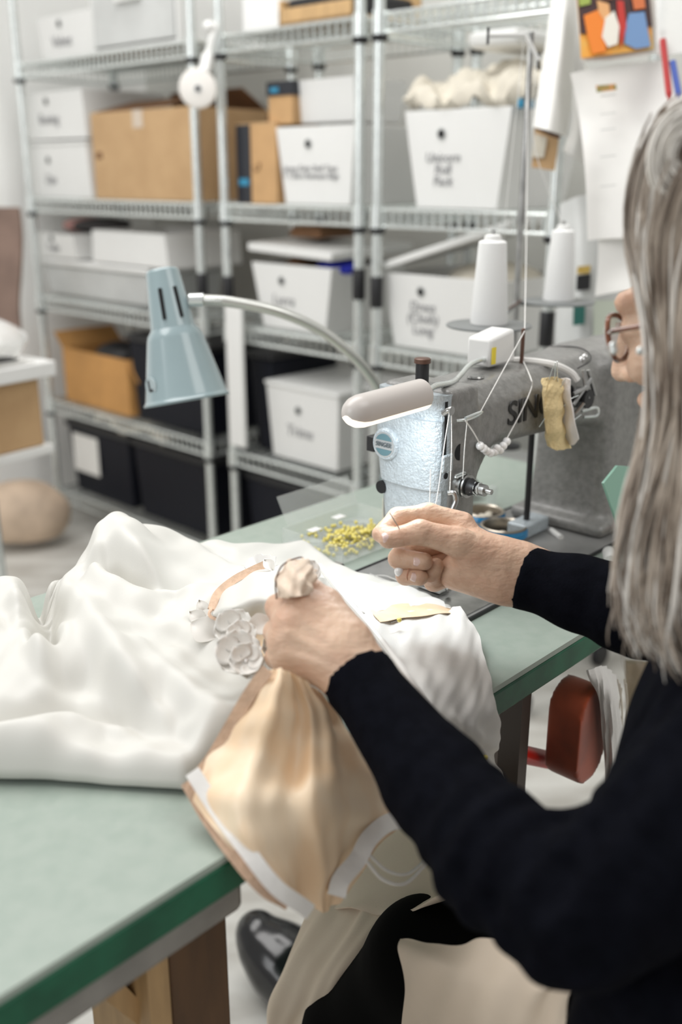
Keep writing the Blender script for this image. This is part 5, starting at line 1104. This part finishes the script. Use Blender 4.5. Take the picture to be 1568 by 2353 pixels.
# ================================================================== the woman
PR = empty('person', AZ(1650, 2600, .0), 'woman with long grey hair in black sweater and beige apron, sewing by hand', 'person')
def P3(x, y, d): return W(x, y, d)
# right hand: thumb and forefinger pinch a needle, the other fingers curl into the palm
d0 = .95
rw = P3(1205, 1322, .955)
rh = []
palm = [rc(P3(1215, 1325, .957), P3(1150, 1305, .957), .027, .027), rc(P3(1165, 1340, .955), P3(1060, 1310, .962), .021, .018), rc(P3(1165, 1300, .957), P3(1058, 1228, .968), .021, .0155),
        rc(P3(1150, 1330, .952), P3(1040, 1318, .966), .018, .0125), rc(P3(1190, 1300, .952), P3(1090, 1272, .945), .022, .017)]
thumb = chain([P3(1150, 1290, .948), P3(1052, 1245, .938), P3(965, 1222, .934), P3(893, 1238, .934)], [.0185, .0140, .0112, .0092])
index = chain([P3(1062, 1205, .972), P3(985, 1183, .968), P3(915, 1190, .958), P3(874, 1226, .942)], [.0130, .0112, .0098, .0080])
mid = chain([P3(1048, 1240, .980), P3(930, 1262, .976), P3(917, 1283, .958), P3(975, 1290, .944)], [.0125, .0105, .0098, .0086])
ring = chain([P3(1046, 1282, .982), P3(945, 1308, .978), P3(932, 1322, .960), P3(966, 1327, .946)], [.0120, .0095, .0088, .0078])
pink = chain([P3(1044, 1318, .978), P3(998, 1334, .972), P3(990, 1318, .958), P3(1002, 1300, .952)], [.0115, .0100, .0090, .0078])
forearm_r = [rc(P3(1215, 1325, .957), P3(1330, 1362, .945), .027, .033)]
allp = np.array([P3(x, y, d) for x, y, d in ((840, 1150, .93), (1340, 1420, 1.0), (1340, 1150, .90), (840, 1420, 1.0), (1340, 1420, .92), (840, 1150, 1.0))])
def crease(pts, r): return [rc(pts[i], pts[i + 1], r) for i in range(len(pts) - 1)]
def hand_mod(creases, depth, lift=()):
    def f(P, D):
        for c, w_ in creases:
            q = c(P); D = D + depth * np.exp(-(q / w_) ** 2) * (np.abs(D) < .008)
        for c, a, w_ in lift:
            q = c(P); D = D - a * np.exp(-(q / w_) ** 2) * (np.abs(D) < .008)
        return D
    return f
cre = [(rc(P3(927, 1172, .945), P3(929, 1205, .945), .0001), .0016), (rc(P3(968, 1174, .953), P3(960, 1206, .953), .0001), .0018), (rc(P3(996, 1176, .955), P3(992, 1204, .955), .0001), .0016),
       (rc(P3(1000, 1262, .925), P3(1040, 1240, .922), .0001), .0014), (rc(P3(1010, 1275, .930), P3(1064, 1300, .935), .0001), .0020), (rc(P3(1064, 1300, .935), P3(1130, 1318, .935), .0001), .0018)]
for k, (a, b_) in enumerate((((1085, 1280), (1115, 1276)), ((1095, 1298), (1130, 1288)), ((1090, 1308), (1150, 1312)), ((1120, 1262), (1150, 1256)), ((1040, 1222), (1075, 1212)))): cre.append((rc(P3(*a, .928), P3(*b_, .928), .0001), .0014))
vfR = field_mesh([(palm + forearm_r, .012), (thumb, .005), (index, .005)], allp.min(0) - .03, allp.max(0) + .03, .0016, k=.006, mod=hand_mod(cre, .0009))
vfR2 = field_mesh([(palm[:1] + [palm[1], palm[2]], .012), (mid, .005)], allp.min(0) - .03, allp.max(0) + .03, .0017, k=.003)
# fingers that only touch are meshed apart so that they stay separate
vfm = [field_mesh([(f, .004)], np.array([p for p in fp_]).min(0) - .02, np.array([p for p in fp_]).max(0) + .02, .0015) for f, fp_ in ((mid, [P3(1048, 1240, .98), P3(917, 1283, .944), P3(975, 1290, .944), P3(930, 1262, .98)]), (ring, [P3(1046, 1282, .982), P3(932, 1322, .946), P3(966, 1327, .946)]), (pink, [P3(1044, 1318, .98), P3(990, 1300, .95)]))]
# left hand seen from the back, gripping the lining
lw = P3(820, 1560, .800)
lpalm = [rc(P3(835, 1570, .800), P3(785, 1508, .808), .027, .027)]
for x, y, d, r_ in ((700, 1398, .822, .0145), (664, 1432, .816, .0140), (652, 1474, .813, .0135), (655, 1512, .813, .0120)):
    lpalm.append(rc(P3(800, 1520 + (y - 1450) * .35, .808), P3(x, y, d), .020, r_))
lpalm.append(rc(P3(800, 1470, .812), P3(740, 1395, .828), .018, .012))
kn = lambda x, y, d, r_: el(P3(x, y, d), [r_] * 3)
lift = [(rc(P3(790, 1500, .785), P3(690, 1412, .803), .0001), .0022, .0042), (rc(P3(790, 1520, .783), P3(662, 1455, .798), .0001), .0022, .0040), (rc(P3(790, 1545, .783), P3(655, 1500, .798), .0001), .0020, .0038),
        (rc(P3(662, 1430, .80), P3(668, 1436, .80), .0001), .0018, .007), (rc(P3(650, 1474, .80), P3(655, 1478, .80), .0001), .0018, .007), (rc(P3(655, 1514, .80), P3(660, 1514, .80), .0001), .0014, .006), (rc(P3(698, 1398, .805), P3(702, 1400, .805), .0001), .0016, .007)]
lidx = chain([P3(700, 1398, .822), P3(672, 1362, .836), P3(690, 1352, .848)], [.0135, .0112, .0095])
lmid = chain([P3(664, 1432, .816), P3(640, 1395, .842), P3(662, 1385, .862)], [.0125, .0108, .0095])
lring = chain([P3(652, 1474, .813), P3(634, 1452, .846), P3(662, 1446, .870)], [.0120, .0102, .0092])
lpink = chain([P3(655, 1512, .813), P3(636, 1510, .842), P3(660, 1500, .862)], [.0110, .0095, .0085])
lthumb = chain([P3(800, 1460, .822), P3(752, 1385, .838), P3(715, 1358, .842), P3(696, 1352, .842)], [.0165, .0120, .0102, .0090])
lp = np.array([P3(x, y, d) for x, y, d in ((600, 1300, .78), (960, 1700, .78), (600, 1700, .88), (960, 1300, .88), (600, 1300, .9), (960, 1700, .9))])
vfL = field_mesh([(lpalm + [rc(P3(835, 1570, .800), P3(920, 1680, .765), .027, .031)], .010), (lidx, .004), (lmid, .004), (lring, .004), (lpink, .004), (lthumb, .005)], lp.min(0) - .01, lp.max(0) + .01, .0016, k=.0045, mod=hand_mod([(rc(P3(640, 1400, .80), P3(660, 1415, .80), .0001), .0016), (rc(P3(685, 1385, .80), P3(705, 1378, .80), .0001), .0014)], .0007, lift))
# head, neck and the rest of the body
hc = P3(1730, 715, .78); f_ = nrm([-.78, .54, -.29]); s_ = nrm(np.cross(f_, Z3)); up_ = np.cross(s_, f_)
HF = lambda a, b_, c: hc + f_ * a + s_ * b_ + up_ * c
A3 = [f_, s_, up_]
hd = [el(HF(-.012, 0, .03), [.094, .075, .086], A3), el(HF(.030, 0, -.02), [.062, .058, .085], A3), el(HF(.055, 0, -.085), [.030, .030, .024], A3), rc(HF(.0, .045, -.06), HF(.06, .02, -.09), .022, .018), rc(HF(.0, -.045, -.06), HF(.06, -.02, -.09), .022, .018)]
nose = [rc(HF(.094, 0, .018), HF(.112, 0, -.026), .008, .0098), el(HF(.100, .012, -.030), [.009, .007, .007], A3), el(HF(.100, -.012, -.030), [.009, .007, .007], A3)]
brow = [rc(HF(.084, -.035, .030), HF(.090, 0, .028), .010, .009), rc(HF(.084, .035, .030), HF(.090, 0, .028), .010, .009), el(HF(.074, -.034, -.022), [.020, .022, .018], A3), el(HF(.074, .034, -.022), [.020, .022, .018], A3)]
lips = [rc(HF(.090, -.018, -.056), HF(.097, 0, -.054), .0055, .007), rc(HF(.090, .018, -.056), HF(.097, 0, -.054), .0055, .007), rc(HF(.088, -.014, -.065), HF(.094, 0, -.066), .006, .0075), rc(HF(.088, .014, -.065), HF(.094, 0, -.066), .006, .0075)]
ears = [el(HF(-.008, -.078, -.008), [.018, .007, .031], A3), el(HF(-.008, .078, -.008), [.018, .007, .031], A3)]
neck = [rc(HF(-.035, 0, -.06), P3(1800, 1240, .74), .052, .060)]
hb = np.array([HF(-.15, -.13, -.2), HF(.15, .13, .15), HF(-.15, .13, -.2), HF(.15, -.13, .15), P3(1800, 1240, .74)])
eyes = [el(HF(.083, -.031, .006), [.012, .014, .012], A3), el(HF(.083, .031, .006), [.012, .014, .012], A3)]
vfH = field_mesh([(hd, .02), (nose, .008), (brow, .010), (lips, .003), (ears, .003), (neck, .02), (eyes, .003)], hb.min(0) - .05, hb.max(0) + .05, .0035, k=.010)
bodyp = [rc(P3(1820, 1240, .74), P3(1860, 1600, .74), .055, .075), rc(P3(1860, 1600, .74), P3(1760, 2300, .80), .075, .09), rc(P3(1900, 1360, .66), P3(1900, 1340, .80), .035)]
LA = [P3(920, 1680, .765), P3(1100, 1900, .69), P3(1322, 2080, .620), P3(1490, 1990, .62), P3(1810, 1700, .66)]
RA = [P3(1330, 1362, .945), P3(1470, 1400, .92), P3(1660, 1440, .90), P3(1900, 1300, .80)]
bodyp += chain(LA, [.030, .030, .030, .032, .04]) + chain(RA, [.028, .030, .032, .035])
legp = chain([P3(1660, 2360, .84), P3(985, 2215, 1.03), P3(800, 2400, 1.15), P3(720, 2560, 1.28)], [.06, .040, .036, .03]) + chain([P3(1680, 2280, .95), P3(1010, 2120, 1.25), P3(760, 2260, 1.58), P3(700, 2280, 1.62)], [.06, .040, .032, .028])
bp = np.array([P3(600, 2100, 1.75), P3(1900, 1200, .8), P3(1900, 2500, .8), P3(700, 2500, 1.2), P3(900, 1600, .8), P3(1950, 1240, .55)])
vfB = field_mesh([(bodyp, .02), (legp, .02)], bp.min(0) - .12, bp.max(0) + .12, .011, k=.02)
body = fobj('body', [vfR, *vfm, vfL, vfH, vfB], M_skin, PR, relax=2)
def nail(c, d, nn, L_, wd, m=M_nail):
    d = nrm(d); nn = nrm(nn - d * (nn @ d)); e = np.cross(nn, d); V_ = []; F_ = []; m1, m2 = 9, 9
    for i in range(m1):
        for j in range(m2):
            p = -1 + 2 * i / (m1 - 1); q = -1 + 2 * j / (m2 - 1); wq = (1 - abs(p) ** 3.2 * (.35 if p > 0 else .22)); V_.append(c + d * p * L_ / 2 + e * q * wd / 2 * wq - nn * (wd * .30 * q * q + L_ * .05 * p * p))
    for i in range(m1 - 1):
        for j in range(m2 - 1): F_.append((i * m2 + j, (i + 1) * m2 + j, (i + 1) * m2 + j + 1, i * m2 + j + 1))
    o = MB().add(V_, F_).build('fingernail', m, body, smooth=80); q = o.modifiers.new('t', 'SOLIDIFY'); q.thickness = .0009
def toc_(p): return nrm(CAM - p)
ntp = P3(897, 1236, .934); n_ = nrm(toc_(ntp) + Z3 * .35); nail(ntp + n_ * .0088, P3(872, 1242, .930) - P3(915, 1232, .934), n_, .0150, .0118)
ntp = P3(966, 1290, .9452); n_ = toc_(ntp); nail(ntp + n_ * .0086, P3(985, 1291, .942) - P3(950, 1289, .944), n_, .0130, .0100)
ntp = P3(957, 1327, .9475); n_ = nrm(toc_(ntp)); nail(ntp + n_ * .0080, P3(970, 1331, .944) - P3(946, 1324, .944), n_, .0100, .0088)
# rings
def ringband(c, ax, rad, m, th=.0011): 
    ax = nrm(ax); x = nrm(np.cross(ax, Z3)); y = np.cross(ax, x); return MB().tube([c + rad * (math.cos(t) * x + math.sin(t) * y) for t in np.linspace(0, 2 * math.pi, 25)], th, 8)
rb = ringband(P3(938, 1316, .969), P3(945, 1308, .978) - P3(930, 1324, .960), .0102, None).build('silver_ring', M_chrome, PR)
MB().ball(P3(918, 1312, .955), [.0048, .0048, .0058], 14).build('ring_stone', M_pearl, rb)
ringband(P3(951, 1320, .953), P3(966, 1327, .946) - P3(932, 1322, .960), .0094, None, .0005).build('thin_ring', mat('rose_gold', (.75, .42, .30), .25, 1), PR)
# sweater
cutR = lambda P: (P - P3(1193, 1322, .955)) @ nrm(P3(1193, 1322, .955) - P3(1300, 1352, .945))
cutL = lambda P: (P - P3(822, 1556, .802)) @ nrm(P3(822, 1556, .802) - P3(1000, 1790, .725))
def shell(cutf): return lambda P: -(cutf(P))
slL = chain([P3(760, 1475, .83), P3(822, 1556, .802), P3(1000, 1795, .722), P3(1150, 1975, .655), P3(1322, 2092, .615), P3(1458, 2005, .610), P3(1622, 1908, .615), P3(1790, 1720, .64)], [.026, .0278, .0375, .0430, .0455, .048, .064, .075])
slR = chain([P3(1140, 1305, .960), P3(1193, 1322, .955), P3(1330, 1362, .930), P3(1450, 1400, .905), P3(1640, 1450, .89), P3(1900, 1300, .80)], [.027, .0285, .034, .0395, .046, .06])
tor = [rc(P3(1500, 2225, .665), P3(1525, 2430, .70), .050, .068), rc(P3(1860, 1480, .72), P3(1800, 1800, .72), .10, .11), rc(P3(1800, 1800, .72), P3(1700, 2450, .76), .11, .125), rc(P3(1790, 1720, .64), P3(1930, 1330, .80), .075, .07)]
def folds(P, D):
    a, b_ = P3(822, 1556, .802), P3(1322, 2092, .615); ba = b_ - a; t = ((P - a) @ ba) / (ba @ ba); side = (P - a) @ nrm([1, .2, -.6])
    near = np.exp(-((t - .5) / .9) ** 4)
    A_ = .0022 * np.clip((t - .3) * 1.8, 0, 1); D = D + A_ * np.sin(t * 52 + side * 60 + 2 * np.sin(side * 30)) * near * (t < 1.25)
    c = P3(1300, 2050, .60); r_ = np.linalg.norm(P - c, axis=-1); D = D + .0026 * np.sin(r_ * 330) * np.exp(-(r_ / .075) ** 2)
    return D
def clipL(P, D): return D
def sleeve(groups, cutf, lo, hi, vox, mod):
    def m2(P, D): return np.maximum(mod(P, D) if mod else D, cutf(P))
    return field_mesh(groups, lo, hi, vox, k=.012, mod=m2)
pl_ = np.array([P3(760, 1475, .83), P3(1150, 2300, .60), P3(1950, 1330, .9), P3(1950, 2500, .62), P3(1300, 2400, .76), P3(1900, 1400, .55)])
vfs = sleeve([(slL, .012), (tor, .03)], cutL, pl_.min(0) - .08, pl_.max(0) + .08, .0042, folds)
plr = np.array([P3(1140, 1230, .97), P3(1960, 1500, .97), P3(1960, 1250, .78), P3(1140, 1420, .9)])
def fr(P, D):
    a = P3(1193, 1322, .955); ax_ = nrm(P3(1640, 1450, .89) - a); t = (P - a) @ ax_; return D + .0012 * np.sin(t * 210 + 40 * ((P - a) @ Z3)) * np.clip((t - .06) * 12, 0, 1)
vfr = sleeve([(slR, .012)], cutR, plr.min(0) - .07, plr.max(0) + .07, .0036, fr)
fobj('sweater', [vfs, vfr], M_black_kn, PR, relax=3)
for c, ax_, r_ in ((P3(825, 1560, .8008), P3(822, 1556, .802) - P3(1000, 1790, .725), .0272), (P3(1195.5, 1322.7, .9548), P3(1193, 1322, .955) - P3(1300, 1352, .945), .0280)):
    ringband(c, ax_, r_, None, .0016).build('cuff_hem', M_black_kn, PR)
# trousers and shoe
vft = field_mesh([(chain([P3(1660, 2370, .84), P3(985, 2205, 1.03), P3(815, 2370, 1.14), P3(720, 2580, 1.28)], [.088, .058, .054, .050]), .03), (chain([P3(1690, 2300, .95), P3(1030, 2130, 1.25), P3(790, 2260, 1.55), P3(745, 2270, 1.60)], [.080, .055, .048, .046]), .02)],
    np.array([P3(640, 2600, 1.3), P3(1750, 2200, .8), P3(700, 2200, 1.7)]).min(0) - .12, np.array([P3(640, 2600, 1.3), P3(1750, 2200, .8), P3(700, 2200, 1.7), P3(1700, 2100, 1.3)]).max(0) + .1, .008, k=.01)
fobj('trousers', vft, M_trouser, PR, relax=4)
sc_ = P3(612, 2150, 1.62); s2 = P3(690, 2240, 1.60); ax_ = nrm(s2 - sc_)
sh_f = [rc(P3(592, 2142, 1.62), P3(650, 2205, 1.60), .036, .056), rc(P3(650, 2205, 1.60), P3(730, 2260, 1.57), .056, .058), rc(P3(600, 2180, 1.60), P3(690, 2280, 1.56), .034, .05)]
vsh = field_mesh([(sh_f, .02)], sc_ - .14, s2 + .16, .0045, k=.01)
fobj('left_shoe', vsh, M_shoe, PR, relax=4).name = 'shoe'
# beige apron: one panel over the far thigh and down, one over the near thigh
def ap(rows, seed): return sheet('apron_panel', [[P3(*p) for p in r_] for r_ in rows], M_apron, PR, nu=9, nv=9, thick=.0022, disp=lambda a, b: .004 * np.sin(a * 11 + seed + b * 2) + .0015 * np.sin(a * 27 + b * 9 + seed))
ap([[(760, 1860, 1.30), (900, 1840, 1.20), (1100, 1850, 1.08), (1250, 1868, 1.0), (1400, 1850, .93)],
    [(745, 1950, 1.24), (880, 1960, 1.15), (1060, 1990, 1.03), (1230, 2000, .95), (1400, 2000, .88)],
    [(705, 2090, 1.20), (800, 2090, 1.12), (885, 2097, 1.06), (1010, 2070, .96), (1140, 2062, .89)]], 0)
ap([[(725, 2030, 1.22), (780, 2040, 1.16), (840, 2050, 1.12), (900, 2075, 1.08)],
    [(700, 2110, 1.20), (760, 2110, 1.14), (815, 2130, 1.10), (868, 2130, 1.07)],
    [(655, 2220, 1.20), (700, 2220, 1.15), (760, 2230, 1.11), (806, 2222, 1.08)],
    [(620, 2300, 1.20), (680, 2310, 1.16), (730, 2310, 1.13), (795, 2270, 1.10)],
    [(622, 2370, 1.22), (660, 2380, 1.19), (695, 2385, 1.17), (735, 2365, 1.14)]], 2)
ap([[(930, 2165, .905), (1010, 2170, .865), (1110, 2158, .82), (1240, 2180, .76), (1420, 2230, .70)],
    [(926, 2190, .90), (1020, 2220, .83), (1130, 2230, .79), (1240, 2250, .74), (1420, 2290, .69)],
    [(942, 2280, .92), (1030, 2290, .83), (1140, 2300, .78), (1230, 2300, .74), (1320, 2262, .72)],
    [(925, 2380, .96), (1030, 2390, .86), (1140, 2400, .80), (1230, 2400, .76), (1305, 2390, .73)]], 4)
# glasses
gl = MB()
for sgn in (-1, 1):
    cc_ = HF(.100, sgn * .032, .004); gl.tube([cc_ + s_ * .025 * math.cos(t) + up_ * .019 * math.sin(t) - f_ * .004 * abs(math.cos(t)) for t in np.linspace(0, 2 * math.pi, 29)], .0022, 8)
    gl.tube([HF(.095, sgn * .056, .010), HF(.085, sgn * .074, .012), HF(.0, sgn * .080, .008), HF(-.02, sgn * .080, -.012)], .0022, 8)
gl.tube([HF(.104, -.010, .010), HF(.108, 0, .013), HF(.104, .010, .010)], .0022, 8)
g_ = gl.build('glasses', mat('tortoise_frame', (.05, .015, .008), .2, noise=.8, nscale=60, col2=(.25, .07, .02), coat=1), PR)
for sgn in (-1, 1):
    cc_ = HF(.0995, sgn * .032, .004); MB().prism([cc_ + s_ * .024 * math.cos(t) + up_ * .018 * math.sin(t) for t in np.linspace(0, 2 * math.pi, 25)[:-1]], f_ * .001).build('lens', M_clear, g_)
for x, y in ((1409, 795), (1411, 806), (1472, 806)): MB().ball(P3(x, y, .70), .0032, 10).build('frame_stud', M_chrome, g_)
# hair: solid volume beneath, strands on top
hv = [el(HF(-.022, 0, .038), [.103, .086, .094], A3), rc(HF(-.03, -.05, -.02), P3(1710, 1120, .73), .045, .038), rc(HF(-.05, 0, -.02), P3(1740, 1200, .68), .085, .05),
      rc(P3(1610, 1000, .71), P3(1580, 1380, .69), .022, .016), rc(P3(1560, 1400, .67), P3(1600, 1480, .66), .012, .006)]
hq = np.array([HF(-.15, -.15, -.2), HF(.1, .15, .16), P3(1450, 1560, .66), P3(1900, 1350, .66), P3(1500, 300, .75)])
vfh = field_mesh([(hv, .03)], hq.min(0) - .06, hq.max(0) + .06, .005, k=.02)
hair = fobj('hair', vfh, M_hair, PR, relax=5)
GD = [
 [(1666, 215, .70), (1586, 235, .69), (1516, 290, .69), (1478, 400, .70), (1472, 520, .705), (1498, 640, .70), (1518, 800, .69), (1508, 960, .685), (1486, 1120, .68), (1458, 1280, .68), (1444, 1400, .675), (1466, 1500, .67)],
 [(1686, 225, .69), (1616, 250, .68), (1546, 320, .68), (1506, 440, .69), (1492, 560, .69), (1520, 700, .69), (1544, 860, .68), (1530, 1020, .675), (1494, 1180, .67), (1476, 1320, .668), (1478, 1440, .665), (1511, 1525, .66)],
 [(1700, 250, .685), (1640, 290, .675), (1580, 380, .67), (1540, 500, .68), (1534, 640, .68), (1550, 800, .675), (1564, 960, .67), (1548, 1110, .665), (1516, 1260, .66), (1506, 1380, .66), (1520, 1460, .655), (1550, 1520, .655)],
 [(1710, 300, .68), (1670, 350, .67), (1610, 440, .665), (1570, 560, .67), (1569, 700, .67), (1574, 860, .67), (1580, 1010, .665), (1555, 1160, .66), (1540, 1290, .655), (1530, 1400, .65), (1545, 1470, .65), (1580, 1535, .65)],
 [(1720, 350, .68), (1700, 400, .67), (1650, 500, .66), (1610, 620, .66), (1590, 760, .66), (1590, 920, .66), (1592, 1080, .655), (1580, 1220, .65), (1570, 1340, .645), (1570, 1430, .645), (1590, 1500, .645), (1620, 1560, .645)],
 [(1760, 400, .68), (1740, 460, .67), (1700, 560, .66), (1670, 700, .66), (1650, 860, .66), (1650, 1020, .65), (1650, 1180, .645), (1640, 1320, .64), (1640, 1430, .64), (1650, 1520, .64), (1670, 1580, .64), (1700, 1620, .64)]]
GD = [spline([P3(*p) for p in g], 3) for g in GD]; GD = np.array(GD)
for nm_, m_h, cnt, seed in (('hair_strands', M_hair, 900, 1), ('silver_strands', M_hair2, 230, 2)):
    rg = np.random.default_rng(seed); b = MB(); L_ = GD.shape[1]
    for k in range(cnt):
        g = rg.beta(1.0, 1.05) * (len(GD) - 1.001); i = int(g); fr_ = g - i; base = GD[i] * (1 - fr_) + GD[i + 1] * fr_
        cl = rg.normal(size=3) * .0035; ph = rg.uniform(0, 6.28, 3); amp = rg.uniform(.001, .005); t = np.linspace(0, 1, L_)
        endn = int(L_ * rg.uniform(.72, 1.0)); st = int(rg.uniform(0, 1) ** 2 * L_ * .25)
        wv = np.stack([np.sin(t * rg.uniform(5, 16) + ph[j]) * amp * (.3 + 1.6 * t ** 1.5) for j in range(3)], 1)
        pts_ = base + cl + wv + t[:, None] * rg.normal(size=3) * .006
        if endn - st > 5: b.tube(list(pts_[st:endn]), list(np.interp(np.linspace(0, 1, endn - st), [0, .1, .8, 1], [.0007, .0013, .0011, .0003]) * rg.uniform(.7, 1.3)), 4, False)
    b.build(nm_, m_h, hair, smooth=80)
# curled lock at the side of the head
b = MB(); cc_ = P3(1585, 350, .665); rt_ = nrm(np.cross(toc_(cc_), Z3)); uu_ = np.cross(rt_, toc_(cc_))
for k in range(90):
    r0 = random.uniform(.010, .030); off = random.uniform(-.006, .006); a0 = random.uniform(0, 6.28); n_ = 22
    b.tube([cc_ + toc_(cc_) * (off + .002 * math.sin(i * .5)) + (r0 * (1 - .25 * i / n_)) * (math.cos(a0 + i * .2) * rt_ * .95 + math.sin(a0 + i * .2) * uu_ * 1.25) for i in range(n_)], .0012, 4, False)
b.build('curled_lock', M_hair2, hair, smooth=80)
# strap, needle in the right hand
sheet('neck_strap', [[P3(1462, 1742, .66), P3(1470, 1748, .66), P3(1478, 1752, .66)], [P3(1500, 1660, .66), P3(1510, 1664, .66), P3(1518, 1668, .66)], [P3(1556, 1560, .66), P3(1566, 1566, .66), P3(1578, 1570, .66)]], M_terr, PR, thick=.002)
a, b_ = P3(896, 1178, .925), P3(921, 1219, .928); o = MB().tube([a, (a + b_) / 2, b_], [.0003, .0005, .0005], 6).build('sewing_needle', M_steel); rebase(o, a); tag(o, 'fine needle held between thumb and forefinger of the right hand', 'needle')
